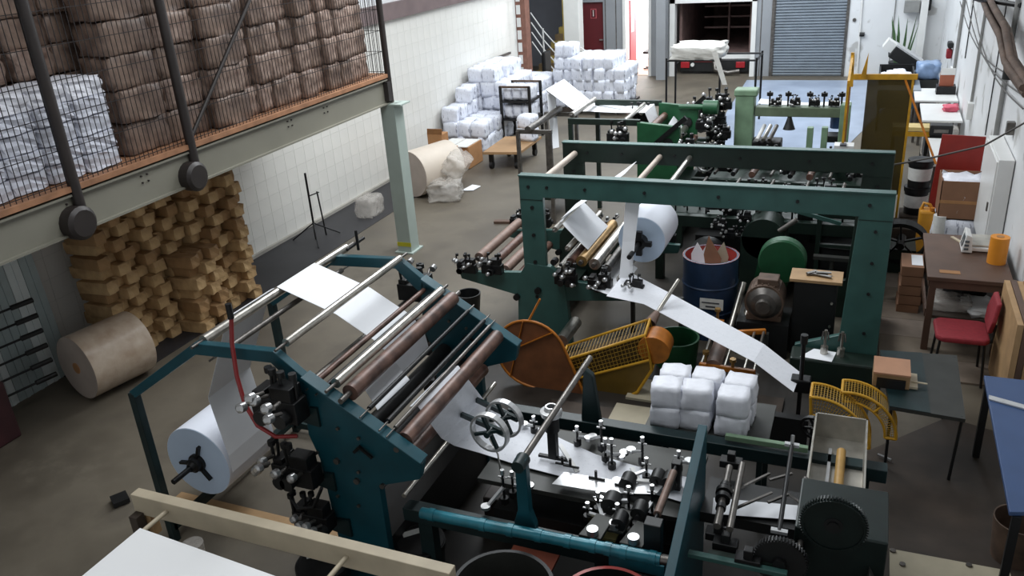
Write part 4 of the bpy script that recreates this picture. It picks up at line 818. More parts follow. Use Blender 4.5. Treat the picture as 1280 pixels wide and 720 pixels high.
# box shaped yellow guard, tilted
t = thing('yellow_belt_guard', 'yellow belt guard box with a square mesh top panel and amber front', 'guard', (-2.1, 6.9, .1))
ya = 6.7
c_ = [Yp(701, 452, ya), Yp(806, 419, ya), Yp(815, 462, ya), Yp(797, 490, ya), Yp(748, 515, ya), Yp(725, 508, ya)]
back = Vector((0, .2, .07)); m_ = [c_[0].lerp(c_[5], .42), c_[1].lerp(c_[2], .72)]
MB().prism([m_[0], m_[1], c_[2], c_[3], c_[4], c_[5]], (0, .012, 0)).build('amber_panel', amber, t)
MB().tube(c_ + [c_[0]], .016, 8).build('frame_tube', yellow, t); MB().tube([m_[0], m_[1]], .014, 8).build('frame_bar', yellow, t)
MB().tube([p + back for p in [c_[5], c_[0], c_[1], c_[2]]], .014, 8).build('frame_tube', yellow, t)
for p in (c_[0], c_[1], c_[2]): MB().tube([p, p + back], .014, 8).build('frame_bar', yellow, t)
gm = MB()
for k in range(1, 24): gm.bar(c_[0].lerp(c_[1], k / 24), m_[0].lerp(m_[1], k / 24), .004, .004)
for k in range(1, 6): gm.bar(c_[0].lerp(m_[0], k / 6), c_[1].lerp(m_[1], k / 6), .004, .004)
for k in range(1, 24): gm.bar(c_[0].lerp(c_[1], k / 24), (c_[0] + back).lerp(c_[1] + back, k / 24), .004, .004)
gm.build('wire_mesh', meshpan, t, kind='stuff')
MB().prism([p + Vector((0, .03, -.02)) for p in c_], (0, .1, .03)).build('pulley_backing', mat('guard_inside', '#4b3a1d', .7, 0, .3, 8, 0), t)
e_ = Yp(818, 436, ya + .05); MB().lathe(e_ + Vector((0, -.04, 0)), e_ + Vector((0, .14, .03)), [(0, 0), (0, .15), (1, .15), (1, 0)], 24).build('round_end', orange, t)
e2 = Yp(812, 405, ya + .2); MB().lathe(e2, e2 + Vector((.03, .16, .04)), [(0, .06), (.4, .05), (1, .035), (1, 0)], 14).build('nozzle', pinkroll, t)
MB().cyl(e2 + Vector((.03, .16, .04)), Yp(848, 350, ya + .75), .02, 10).build('silver_shaft', steel, t)
# curved yellow mesh guards
def fan_guard(lb, c0, r_, a0, a1, y0, dep, inner):
    t = thing('curved_mesh_guard', lb, 'guard', (c0.x, y0, 0))
    P = lambda a_, rr2, yy: Vector((c0.x + rr2 * math.cos(math.radians(a_)), yy, c0.z + rr2 * math.sin(math.radians(a_))))
    n = 14; A = [a0 + (a1 - a0) * k / n for k in range(n + 1)]
    MB().tube([P(a_, r_, y0) for a_ in A], .012, 8).build('frame_tube', yellow, t); MB().tube([P(a_, r_, y0 + dep) for a_ in A], .012, 8).build('frame_tube', yellow, t)
    for a_ in (a0, a1): MB().tube([P(a_, r_, y0), P(a_, r_, y0 + dep)], .012, 8).build('frame_bar', yellow, t); MB().tube([P(a_, inner, y0), P(a_, r_, y0)], .012, 8).build('frame_bar', yellow, t)
    MB().tube([P(a_, inner, y0) for a_ in A], .01, 8).build('frame_tube', yellow, t); MB().tube([P((a0 + a1) / 2, inner, y0), P((a0 + a1) / 2, r_, y0)], .01, 8).build('frame_bar', yellow, t)
    gm = MB()
    for k in range(n * 2 + 1):
        a_ = a0 + (a1 - a0) * k / (2 * n); gm.bar(P(a_, r_, y0), P(a_, r_, y0 + dep), .004, .004); gm.bar(P(a_, inner, y0), P(a_, r_, y0), .004, .004)
    for d_ in range(1, 7): gm.tube([P(a_, r_, y0 + dep * d_ / 7) for a_ in A], .002, 4)
    for d_ in range(1, 5): gm.tube([P(a_, inner + (r_ - inner) * d_ / 5, y0) for a_ in A], .002, 4)
    gm.build('wire_mesh', meshpan, t, kind='stuff'); return t
q = Yp(1015, 550, 6.0); fan_guard('left one of two curved yellow mesh guards beyond the trough', Vector((q.x, 0, q.z)), .42, 95, 5, 5.95, .22, .26)
q = Yp(1058, 540, 6.15); fan_guard('right one of two curved yellow mesh guards beyond the trough', Vector((q.x, 0, q.z)), .36, 100, 0, 6.15, .2, .28)
# small orange creasing rig on the floor boards
t = thing('roller_rig', 'small orange rig holding a pinkish roller between silver side rods', 'rig', (-1.4, 7.0, 0))
a = G(874, 456, .36); bq = G(944, 466, .36); c = G(895, 402, .36); d = G(957, 414, .36)
MB().bar(a, bq, .04, .05).build('cross_bar', orange, t, .005); MB().bar(G(888, 418, .36), d, .04, .05).build('cross_bar', orange, t, .005); MB().bar(G(872, 398, .36), G(905, 404, .36), .04, .06).build('cross_bar', orange, t, .005)
for k in (0.03, .45, .8, .97): MB().cyl(a.lerp(bq, k), G(888, 418, .36).lerp(d, k), .014, 10).build('side_rod', steel, t)
k0 = a.lerp(bq, .25); k1 = G(888, 418, .36).lerp(d, .25); MB().cyl(k0, k1, .07, 20).build('roller', pinkroll, t)
for p in (G(882, 452, .42), G(897, 398, .42), a.lerp(bq, .6)): MB().cyl(p, p + Vector((0, 0, .09)), .014, 8).cyl(p + Vector((0, 0, .08)), p + Vector((0, 0, .11)), .03, 10).build('set_screw', brassroll, t)
for p in (a, bq, c, d): MB().b2((p.x - .03, p.y - .03, .02), (p.x + .03, p.y + .03, .34)).build('foot', greyp, t)
# motor on its bed
mc = Yp(957, 372, 8.0)
t = thing('electric_motor', 'dusty brown electric motor in front of the round green disc', 'motor', (mc.x, 8.0, 0))
bdy = MB().cyl((mc.x, 7.86, mc.z), (mc.x, 8.16, mc.z + .0), .19, 24).box((mc.x, 8.0, mc.z - .17), (.34, .26, .06)).build('housing', rust, t, .006)
for k in range(10):
    an = math.pi * k / 9; MB().bar((mc.x + .17 * math.cos(an), 7.88, mc.z + .17 * math.sin(an)), (mc.x + .17 * math.cos(an), 8.14, mc.z + .17 * math.sin(an)), .012, .06).build('fin', rust, bdy)
MB().lathe((mc.x, 7.74, mc.z), (mc.x, 7.86, mc.z), [(0, 0), (0, .07), (.5, .075), (.6, .12), (1, .17)], 22).build('end_bell', steeldk, t)
MB().box((mc.x + .02, 8.0, mc.z + .2), (.2, .18, .07)).build('terminal_box', rust, t, .01); MB().b2((mc.x - .25, 7.8, 0), (mc.x + .25, 8.25, mc.z - .2)).build('pedestal', blackm, t)
# green round disc cover
dc = Yp(978, 325, 8.65)
t = thing('disc_cover', 'solid bright green round belt cover behind the motor', 'cover', (dc.x, 8.6, 0))
MB().lathe((dc.x, 8.58, dc.z), (dc.x, 8.72, dc.z), [(0, 0), (0, .23), (.15, .245), (1, .245), (1, 0)], 40).build('disc', bgreen, t)
MB().prism([(dc.x - .24, 8.62, dc.z), (dc.x + .1, 8.62, dc.z - .2), (dc.x - .1, 8.62, 0.05), (dc.x - .35, 8.62, .05)], (0, .1, 0)).build('lower_cover', bgreen, t)
# black cabinet with wooden lid
t = thing('black_cabinet', 'black cabinet with a raw wooden board lid beside the green post', 'cabinet', (-.28, 8.1, 0))
MB().b2((-.50, 7.95, 0), (-.10, 8.30, .80)).build('body', blackm, t, .005); o = MB().b2((-.545, 7.93, .80), (-.06, 8.22, .83)).build('wooden_lid', woodb, t, .003)
for z in (.35, .6): MB().cyl((-.14, 7.93, z), (-.14, 7.95, z), .012, 8).build('screw', steel, t)
t = thing('metal_parts', 'handful of dark metal parts lying on the wooden lid', 'parts', (-.3, 8.07, .832))
for i_, (dx, dy, L, an) in enumerate([(0, 0, .2, .2), (.03, -.02, .22, -.3), (-.05, .02, .12, .8), (.06, .02, .14, .1)]):
    MB().bar((-.3 + dx - L / 2 * math.cos(an), 8.07 + dy - L / 2 * math.sin(an), .842 + .005 * i_), (-.3 + dx + L / 2 * math.cos(an), 8.07 + dy + L / 2 * math.sin(an), .842 + .005 * i_), .035, .012).build('strip', steeldk, t)
# blue drum with offcuts
t = thing('blue_drum', 'navy blue steel drum with a red inside, full of paper offcuts', 'drum', (-1.37, 8.28, 0))
MB().lathe((-1.37, 8.28, 0), (-1.37, 8.28, .88), [(0, 0), (0, .285), (.32, .285), (.335, .295), (.35, .285), (.65, .285), (.665, .295), (.68, .285), (1, .285), (1, .265)], 40).build('shell', blued, t)
MB().lathe((-1.37, 8.28, .88), (-1.37, 8.28, .60), [(0, .29), (0.0, .272), (1, .272), (1, 0)], 40).build('inside', redd, t)
MB().b2((-1.42, 7.985, .38), (-1.18, 7.992, .50)).build('drum_label', label, t); MB().b2((-1.36, 7.98, .405), (-1.26, 7.986, .42)).b2((-1.40, 7.98, .45), (-1.22, 7.986, .462)).build('label_print', ink, t)
for k, (dx, dy, an, hgt) in enumerate([(-.1, .02, .5, .30), (.02, -.02, -.4, .34), (.08, .04, .2, .26), (-.14, -.03, -.1, .26)]):
    x, y = -1.37 + dx, 8.28 + dy
    o = MB().prism([(x - .05, y, .62), (x + .06, y + .02, .62), (x + .09 * math.cos(an), y + .06, .82), (x + an * .15, y + .08, .72 + hgt), (x - .06 + an * .1, y + .05, .86)], (.0, .012, 0)).build('offcut', [paper, cardb2, creams, paper][k])
    tag(o, ['white curled offcut rising at the left of the blue drum', 'peach card offcut in the middle of the blue drum', 'cream pointed offcut leaning right in the blue drum', 'low white offcut at the left rim in the blue drum'][k], 'offcut', 'offcuts in the blue drum')
o = inst('crumpled_paper', lumpy('crumpled_paper', packs, (.36, .34, .14), 4, .16, 99), None, (-1.37, 8.28, .605)); tag(o, 'crumpled white paper filling the blue drum', 'paper')
# grey floor cabinet pieces left of the drum
t = thing('grey_stand', 'grey steel stand below the white strip with a pale label', 'stand', (-1.95, 7.9, 0))
MB().b2((-2.1, 7.75, .5), (-1.55, 7.8, .58)).build('rail', greyp, t); MB().b2((-1.95, 7.742, .525), (-1.80, 7.75, .565)).build('rail_label', label, t)
for x in (-2.08, -1.57): MB().b2((x - .02, 7.76, 0), (x + .02, 7.8, .5)).build('leg', greyp, t)
t = thing('green_bucket', 'bright green round tub on the floor below the blue drum', 'tub', (-1.55, 7.55, 0))
MB().lathe((-1.55, 7.45, 0), (-1.55, 7.45, .3), [(0, 0), (0, .2), (1, .23), (1, .21), (.2, .18), (.2, 0)], 28).build('shell', bgreen, t)
t = thing('silver_cylinder_set', 'two slanted bright cylinders standing between drum and motor', 'cylinder', (-1.0, 8.1, 0))
for dx in (0, .12): MB().cyl((-1.08 + dx, 7.9, .25), (-1.02 + dx, 8.25, .6), .035, 14).build('cylinder', steel, t)
MB().b2((-1.15, 7.95, 0), (-.9, 8.2, .25)).build('base', blackm, t)
# black bucket and debris by the left of machine 2
t = thing('black_bucket', 'small black bucket on the floor left of the green portal machine', 'bucket', (-4.15, 8.1, 0))
MB().lathe((-4.12, 8.0, 0), (-4.12, 8.0, .26), [(0, 0), (0, .12), (1, .15), (1, .135), (.1, .11), (.1, 0)], 24).build('shell', blackm, t)
tag(MB().bar(G(618, 277, .02), G(652, 277, .02), .10, .035).build('brown_slat', tabletop), 'brown wooden slat lying on the floor left of the green post', 'slat')
# wooden tripod-like stand above it

# ================================================================== GREEN MACHINES FURTHER BACK
m3 = thing('printing_machine', 'bright green printing machine behind the green portal frames', 'machine', (-3.0, 11.4, 0))
for y in (10.8, 12.05):
    a = Yp(713, 147, 10.8); c = Yp(800, 150, 10.8)
    MB().b2((a.x - .03, y - .03, 1.62), (c.x, y + .03, 1.70)).b2((a.x - .03, y - .03, 0), (a.x + .03, y + .03, 1.62)).build('frame', dgreen, m3, .004)
    p = Yp(797, 157, 10.8); q = Yp(850, 182, 10.8)
    MB().prism([(p.x, y - .04, 0), (q.x - .1, y - .04, 0), (q.x - .05, y - .04, .8), (q.x, y - .04, q.z), (q.x, y - .04, p.z), (p.x, y - .04, p.z + .05)], (0, .08, 0)).build('side_plate', bgreen, m3, .006)
    knobs(m3, (p.x - .25, y - .08, p.z - .15), 1.1, int(y)); knobs(m3, (q.x + .1, y - .08, q.z), .9, int(y) + 3)
    MB().cyl((p.x + .42, y - .06, p.z - .22), (p.x + .42, y - .03, p.z - .22), .07, 16).build('round_port', blackm, m3)
MB().b2((-2.75, 10.85, .1), (-2.2, 12, .7)).build('machine_base', dgreen, m3)
for k, (x, z, r, m) in enumerate([(-3.75, 1.72, .04, steel), (-3.0, 1.66, .03, steel), (-2.7, 1.5, .05, brownroll), (-2.55, 1.4, .05, steeldk), (-2.4, 1.32, .05, steel), (-2.25, 1.2, .04, brownroll)]): rly(x, z, r, m, m3, 10.84, 12.0)
a = Yp(800, 155, 10.7); MB().bar((-2.6, 10.75, 1.35), (-2.15, 10.75, 1.75), .05, .06).build('slanted_arm', iron, m3); MB().bar((-2.6, 12.1, 1.35), (-2.15, 12.1, 1.75), .05, .06).build('slanted_arm', iron, m3)
MB().cyl((-2.15, 12.0, 1.62), (-1.95, 12.0, 1.62), .10, 18).cyl((-2.5, 12.0, 1.62), (-2.15, 12.0, 1.62), .04, 12).build('drive_motor', bgreen, m3)
for k, x in enumerate((-1.92, -1.84)):
    rm = MB(); sp = MB(); wheel(rm, sp, (x, 10.9 + .25 * k, 1.12), .12, .035, (.15, 1, 0), 4, .016); wo = rm.build('wheel_rim', chrome, m3); sp.build('wheel_spokes', dgreen, wo)
MB().bar((-2.3, 10.9, 1.4), (-1.9, 10.9, 1.1), .04, .04).build('lever', dgreen, m3)
A2 = G(682, 112, 1.75); B2 = G(705, 99, 1.75)
prs = [(G(697, 190, .9) * 1, G(690 + 16, 186, .9)), (G(686, 118, 1.7), G(700, 110, 1.7)), (A2, B2), (G(716, 137, 1.66), G(738, 126, 1.66)), (G(725, 139, 1.62), G(745, 130, 1.62)), (G(770, 141, 1.55), G(782, 133, 1.55)), (G(806, 141, 1.66), G(818, 130, 1.66)), (G(812, 155, 1.50), G(822, 146, 1.50))]
strip(prs[1:], .003, 'paper_web', paper, 'white paper sheet over the green printing machine in the rear')
strip([(G(690, 186, .95), G(699, 184, .95)), (G(684, 118, 1.7), G(694, 112, 1.7))], .003, 'paper_web', paper, 'white paper strip rising to the left end of the rear green machine')
strip([(G(834, 158, 1.5), G(842, 145, 1.5)), (G(846, 172, 1.2), G(862, 168, 1.2)), (G(860, 178, 1.0), G(868, 176, 1.0)), (G(880, 184, .85), G(905, 182, .85))], .003, 'paper_web', paper, 'white paper web leaving the rear green machine by the two wheels')
t = thing('roll_stand', 'grey stand with a tilted roller left of the rear green machine', 'stand', (-4.6, 11.5, 0))
for x, y in ((-4.7, 11.2), (-4.7, 12.4), (-4.2, 11.2), (-4.2, 12.4)): MB().b2((x - .025, y - .025, 0), (x + .025, y + .025, 1.4)).build('leg', steeldk, t)
MB().b2((-4.72, 11.2, 1.36), (-4.18, 11.25, 1.42)).build('top_bar', steeldk, t); MB().b2((-4.72, 12.37, 1.36), (-4.18, 12.42, 1.42)).build('top_bar', steeldk, t); MB().cyl((-4.5, 11.1, 1.45), (-4.5, 12.5, 1.45), .05, 14).build('roller', steeldk, t)
MB().b2((-4.7, 11.25, .35), (-4.2, 12.35, .40)).build('shelf', dgreen, t)

# folding line between the portal frame and the rear machine
m4 = thing('folding_machine', 'dark green folding machine with many small rods behind the far crossbar', 'machine', (-1.0, 10.2, 0))
for y in (9.55, 10.65): MB().b2((-2.3, y - .05, .72), (.25, y + .05, .86)).build('side_rail', dgreen, m4, .005)
MB().b2((-2.2, 9.9, .70), (.2, 10.3, .76)).build('table_plate', dgreen, m4)
for x, y in ((-2.2, 9.55), (-2.2, 10.65), (.15, 9.55), (.15, 10.65), (-1, 9.55)): MB().b2((x - .05, y - .05, 0), (x + .05, y + .05, .72)).build('leg', dgreen, m4)
MB().b2((-.4, 9.45, .0), (-.35, 10.7, 1.0)).b2((.25, 9.45, 0), (.3, 10.7, 1.0)).b2((-.4, 9.45, .95), (.3, 9.5, 1.0)).b2((-.4, 9.45, .6), (.3, 9.5, .64)).build('open_cabinet', dgreen, m4, .004)
MB().b2((-1.8, 9.7, .05), (-.1, 10.5, .55)).build('drive_housing', blackm, m4)
rd = random.Random(11)
for k in range(16):
    x = -2.1 + k * .14; y = 9.9 + rd.uniform(-.25, .4); z = .86
    b_ = MB().cyl((x, y, .76), (x, y, 1.0 + rd.uniform(-.05, .08)), .012, 6).bar((x, y, .94), (x + rd.uniform(-.15, .15), y + rd.uniform(-.2, .2), .92), .03, .02).build('guide_clamp', iron, m4)
    MB().cyl((x, y, 1.02), (x, y, 1.05), .03, 10).build('thumb_screw', chrome if k % 2 else steeldk, b_)
for k in range(5): MB().cyl((-1.9 + k * .42, 9.5, .98), (-1.85 + k * .42, 10.7, .98), .02, 8).build('cross_rod', steeldk, m4)
for z_, dz in ((1.02, 0.1), (1.0, .04)): MB().bar((-1.8, 9.7, z_), (-.3, 9.9, z_ + dz), .02, .02).build('long_link', steeldk, m4)
MB().cyl((-1.6, 9.2, .4), (-1.6, 9.5, .4), .22, 24).build('flywheel', blackm, m4)
gh = MB().cyl((-.95, 9.25, .72), (-.95, 9.6, .72), .24, 28).box((-.95, 9.45, .4), (.5, .4, .7)).build('green_gearbox', dgreen, m4, .01); MB().cyl((-.78, 9.2, .85), (-.6, 9.2, 1.0), .03, 8).build('lever', steeldk, gh)
p = Yp(967, 232, 9.9); o = MB().prism([(p.x - .13, 9.75, .98), (p.x + .1, 9.75, .98), (p.x + .16, 10.05, 1.06), (p.x - .06, 10.05, 1.06)], (0, 0, .05)).build('white_box_lid', white); tag(o, 'small white flat box on the dark green folding machine behind the crossbar', 'box')
p = Yp(895, 250, 9.3); 
for k, (px, py) in enumerate([(905, 262), (912, 250), (880, 262), (895, 290), (905, 305), (925, 285), (920, 310)]):
    q = Yp(px, py, 9.0); knobs(m4, (q.x, 9.1 + .05 * k, q.z), .6, 40 + k)
m6 = thing('folding_machine', 'dark green low machine body with rails beyond the far crossbar', 'machine', (-.9, 11.5, 0))
MB().b2((-1.95, 11.0, 0), (.25, 12.0, .78)).build('machine_body', dgreen, m6, .02)
for y in (10.95, 12.0): MB().b2((-2.1, y - .04, .78), (.3, y + .04, .90)).build('side_rail', dgreen, m6, .005)
for k in range(9):
    x = -1.8 + k * .24; MB().cyl((x, 10.98, .96), (x + .05, 11.98, .96), .02 + .012 * (k % 3), 10).build('cross_rod', [steeldk, iron, brownroll][k % 3], m6)
for k in range(8): knobs(m6, (-1.7 + k * .27, 11.2 + .35 * (k % 3), .98), .75, 90 + k)
for z_, x in ((1.0, -1.55), (1.08, -1.1), (1.05, -.7), (1.12, -.35)): knobs(m4, (x, 9.75, z_), 1.0, int(100 + x * 10))
for x in (-1.4, -.9, -.55): MB().b2((x - .08, 9.7, .3), (x + .08, 9.95, 1.0)).build('gear_housing', [dgreen, blackm, dgreen][int(x * 10) % 3], m4, .01)
MB().b2((-.33, 9.5, .05), (.25, 10.6, .58)).build('cabinet_body', blackm, m4)
MB().bar((-1.6, 9.35, 1.02), (.05, 9.42, 1.08), .03, .03).build('long_link', dgreen, m4); MB().bar((-.75, 9.15, 1.15), (-.15, 9.3, .95), .03, .04).build('slanted_handle', mgreen, m4)
# small floor stand right of it, seen under the crossbar
t = thing('t_stand', 'small grey T shaped stand on the floor right of the green disc', 'stand', (-.15, 9.2, 0))
MB().cyl((-.2, 9.25, .02), (-.2, 9.25, .55), .025, 10).box((-.2, 9.25, .56), (.4, .08, .04)).box((-.25, 9.2, .03), (.35, .2, .04)).build('column', greyp, t)
q = G(955, 250, 1.1); 
# spindle pieces in front of post (on the foot)
for k, (px, lb) in enumerate([(1030, 'left'), (1051, 'right')]):
    q = Yp(px, 440, 7.45); t = thing('steel_shackle', lb + ' of two upright steel spindles on the green post foot', 'spindle', (q.x, 7.45, .3))
    MB().cyl((q.x, 7.45, .3), (q.x, 7.45, .55), .014, 8).cyl((q.x, 7.45, .3), (q.x, 7.45, .38), .035, 12).build('pin', steel, t); MB().tube([(q.x - .03, 7.45, .45), (q.x - .02, 7.45, .53), (q.x + .02, 7.45, .53), (q.x + .03, 7.45, .45)], .008, 6).build('loop', steeldk, t)
MB().b2((-.45, 7.3, .0), (.3, 7.56, .30)).build('foot_casting', dgreen, m2, .02)
o = MB().prism([(-.36, 7.33, .302), (-.08, 7.30, .302), (-.05, 7.5, .302), (-.25, 7.52, .302)], (0, 0, .004)).build('white_rag', paper); tag(o, 'small white paper scrap on the green post foot', 'paper')

# rear machine with the pale green column in front of the shutter
YM = 13.0
m5 = thing('printing_machine', 'pale green machine with one upright column and a long beam near the shutter', 'machine', (-1.2, 13.0, 0))
a = Yp(921, 112, YM); c = Yp(945, 112, YM)
MB().b2((a.x, YM - .12, 0), (c.x, YM + .12, a.z)).b2((a.x - .02, YM - .13, a.z - .08), (c.x + .04, YM + .13, a.z + .02)).build('column', pgreen, m5, .02)
a1 = Yp(945, 132, YM); c1 = Yp(1062, 136, YM)
MB().b2((a1.x, YM - .10, a1.z - .14), (c1.x, YM + .10, a1.z)).build('beam', mat('beam_olive_grey', '#5f6d58', .5, 0, .2, 6, .05), m5, .01)
MB().b2((c1.x - .12, YM - .12, 0), (c1.x + .02, YM + .12, a1.z + .05)).build('column', pgreen, m5, .01)
MB().b2((a.x - .2, YM - .3, 0), (c.x + .4, YM + .3, .5)).build('machine_base', dgreen, m5, .01)
p = Yp(970, 165, YM); MB().b2((c.x, YM - .2, .4), (c.x + .42, YM + .1, .95)).build('ink_head', blackm, m5, .02)
for k in range(3): MB().cyl((c.x + .08 + k * .09, YM - .25, .98), (c.x + .14 + k * .09, YM + .1, 1.12), .03, 12).build('roller', [white, steel, steeldk][k], m5)
for k in range(5): knobs(m5, (a.x - .15 - .08 * (k % 2), YM - .2, .6 + k * .22), .9, 60 + k)
for k in range(7): knobs(m5, (a.x - .28 - .13 * (k % 3), YM - .1 + .2 * (k % 2), .45 + k * .17), 1.25, 160 + k, -1, [iron, steeldk, dgreen][k % 3])
MB().b2((a.x - .6, YM - .2, 0), (a.x - .1, YM + .2, .45)).build('side_unit', blackm, m5, .02)
for k in range(4): knobs(m5, (c.x + .3 + k * .27, YM, a1.z + .05), .6, 70 + k)
for px in (962, 985, 1012, 1030, 1052):
    q = Yp(px, 128, YM); MB().cyl((q.x, YM, a1.z), (q.x, YM, a1.z + .22), .014, 6).cyl((q.x, YM, a1.z + .15), (q.x, YM, a1.z + .2), .045, 8).build('spindle', iron, m5)
q = Yp(987, 148, YM - .1); MB().lathe((q.x, YM - .1, a1.z - .14), (q.x, YM - .1, a1.z - .34), [(0, .03), (.5, .06), (.9, .09), (1, .0)], 12).build('hanging_weight', blackm, m5)
q = G(1040, 165, .9); MB().box((q.x, q.y, .82), (.22, .3, .1)).build('tool_holder', blackm, m5, .01); MB().cyl((q.x + .05, q.y + .3, .9), (q.x + .05, q.y + .3, 1.25), .10, 16).build('bluish_cup', bluet, m5)
for px in (1010, 1028): 
    q = Yp(px, 185, 12.0); MB().b2((q.x - .03, 12.0, 0), (q.x + .05, 12.1, q.z + .28)).build('small_post', pgreen, m5, .005)
q = Yp(1055, 183, 11.6); t = thing('white_carton', 'small white carton in front of the amber guard', 'box', (q.x, 11.6, .9)); 
MB().b2((q.x - .12, 11.5, q.z - .12), (q.x + .12, 11.7, q.z + .03)).build('carton', white, t); MB().b2((q.x - .05, 11.49, q.z + .03), (q.x + .03, 11.6, q.z + .05)).build('dark_tape', ink, t)
MB().b2((q.x - .13, 11.5, 0), (q.x + .13, 11.75, q.z - .12)).build('plinth', dgreen, t)
o = strip([((-1.6, 13.6, 1.35), (-1.6, 13.95, 1.35)), ((-.9, 13.6, 1.30), (-.9, 13.95, 1.30)), ((-.25, 13.6, 1.33), (-.25, 13.95, 1.33))], -.003, 'paper_web', paper, 'white paper web behind the long pale green beam')
# amber acrylic guard
t = thing('amber_guard', 'tall yellow framed amber acrylic guard around the rear machine drive', 'guard', (.2, 12.2, 0))
p0 = Yp(1062, 98, 12.0); x0g, zt_ = p0.x, 2.0; x1g = Yp(1140, 105, 12.6).x
MB().b2((x0g + .22, 12.4, .35), (x1g, 12.415, 1.95)).build('amber_panel', olive, t); MB().b2((x0g, 12.2, .35), (x0g + .012, 12.4, 1.9)).build('side_panel', orgpan, t)
MB().bar((x0g, 12.4, 1.98), (x1g + .05, 12.4, 1.98), .05, .07).build('top_bar', yellow, t)
MB().bar((x0g, 12.4, 0), (x0g, 12.4, 2.3), .04, .04).bar((x0g, 11.6, 0), (x0g, 11.6, 2.05), .03, .03).bar((x1g, 12.4, 0), (x1g, 12.4, 1.95), .03, .03).bar((x0g, 11.6, 2.05), (x0g, 12.4, 2.25), .03, .04).build('frame_bar', yellow, t)
MB().prism([(x0g - .02, 12.1, 1.9), (x0g + .05, 12.1, 1.9), (x0g + .03, 12.1, 2.35)], (0, .03, 0)).prism([(x0g + .12, 12.35, 1.95), (x0g + .2, 12.35, 1.95), (x0g + .2, 12.35, 2.3)], (0, .03, 0)).build('gusset', yellow, t)
MB().bar((x1g - .1, 12.4, 1.95), Yp(1170, 205, 11.6), .02, .02).build('brace', orange, t)
t = thing('drive_motor', 'grey green drive motor seen through the amber guard', 'motor', (.15, 11.9, 0))
MB().cyl((-.02, 11.9, .75), (.35, 11.9, .75), .16, 20).box((.15, 11.9, .95), (.2, .2, .1)).build('housing', greyp, t, .01); MB().b2((-.02, 11.75, 0), (.35, 12.1, .58)).build('pedestal', dgreen, t); MB().cyl((.05, 11.7, .55), (.05, 11.76, .55), .17, 24).build('pulley', blackm, t)
t = thing('work_stool', 'yellow topped wooden stool in the aisle by the desks', 'stool', (.75, 16.2, 0))
q = Yp(1143, 148, 14.4); MB().b2((q.x - .30, 14.3, .80), (q.x + .27, 14.6, .86)).build('top', mat('pale_yellow_top', '#d0b878', .5, 0, .08, 5, 0), t); MB().b2((q.x - .30, 14.29, .72), (q.x + .27, 14.31, .79)).build('apron', yellow, t)
for dx in (-.27, .24): MB().b2((q.x + dx - .02, 14.32, 0), (q.x + dx + .02, 14.36, .8)).build('leg', steeldk, t); MB().b2((q.x + dx - .02, 14.54, 0), (q.x + dx + .02, 14.58, .8)).build('leg', steeldk, t)
t['label'] = 'bench with a pale yellow top seen beyond the amber guard'; t['category'] = 'bench'
# low dark green unit and black pulley to the right of the portal frame
t = thing('grease_pulley', 'black spoked pulley on the floor right of the green portal frame', 'pulley', (.45, 10.2, 0))
rm = MB(); sp = MB(); wheel(rm, sp, (.52, 10.3, .42), .30, .10, (.1, 1, .3), 5, .05); rm.build('rim', blackm, t); sp.build('spokes', iron, t); MB().b2((.35, 10.35, 0), (.7, 10.7, .3)).build('bed', dgreen, t)
t = thing('channel_beam', 'grey brown channel lying across the aisle below the black pails', 'beam', (.8, 11.6, 0)); MB().b2((.38, 11.5, .0), (1.3, 11.95, .16)).build('body', woodd, t, .005); MB().b2((.4, 11.6, .16), (1.25, 11.85, .17)).build('top_strip', greyp, t)

# ================================================================== RIGHT SIDE
def table(nm, lb, x0, x1, y0, y1, zt, topm, legm, th=.035, lw=.045, cat='table'):
    t = thing(nm, lb, cat, ((x0 + x1) / 2, (y0 + y1) / 2, 0)); MB().b2((x0, y0, zt - th), (x1, y1, zt)).build('tabletop', topm, t, .004)
    for x in (x0 + lw, x1 - lw):
        for y in (y0 + lw, y1 - lw): MB().b2((x - lw / 2, y - lw / 2, 0), (x + lw / 2, y + lw / 2, zt - th)).build('leg', legm, t)
    return t
bt_ = table('work_table', 'brown wooden work table with a low shelf carrying the scale', .69, 1.42, 8.30, 9.55, .82, tabletop, tabletop, .04, .06)
MB().b2((.74, 8.36, .36), (1.38, 9.5, .39)).build('shelf', woodd, bt_); MB().b2((.72, 8.32, .70), (1.4, 8.35, .78)).b2((.72, 9.5, .70), (1.4, 9.53, .78)).b2((.71, 8.35, .70), (.73, 9.5, .78)).b2((.71, 8.35, .38), (.73, 9.5, .46)).build('apron', tabletop, bt_)
MB().b2((.80, 8.42, .822), (.98, 8.5, .824)).build('wear_patch', cardb, bt_)
# scale
t = thing('weighing_scale', 'white bench scale with a display on the brown table', 'scale', (1.22, 9.25, .82))
MB().b2((1.08, 9.05, .83), (1.38, 9.45, .87)).build('base', white, t, .01); MB().b2((1.10, 9.08, .872), (1.37, 9.42, .89)).build('weighing_pan', stainl, t, .005)
MB().prism([(1.02, 9.0, .83), (1.12, 9.0, .83), (1.10, 9.0, 1.0), (1.05, 9.0, 1.02)], (0, .26, 0)).build('display_head', white, t, .006); MB().prism([(1.016, 9.04, .88), (1.020, 9.04, .88), (1.044, 9.04, .99), (1.040, 9.04, .99)], (0, .12, 0)).build('display', lcd, t)
for k in range(3): MB().box((1.06, 8.995, .87 + k * .04), (.04, .012, .02)).build('button', lcd, t)
p = G(1245, 328, .82); t = thing('orange_film_roll', 'orange roll standing upright on the brown table', 'roll', p)
MB().cyl(p, p + Vector((0, 0, .27)), .085, 32).build('film', orroll, t); MB().cyl(p + Vector((0, 0, .27)), p + Vector((0, 0, .274)), .035, 18).build('core', cardb, t)
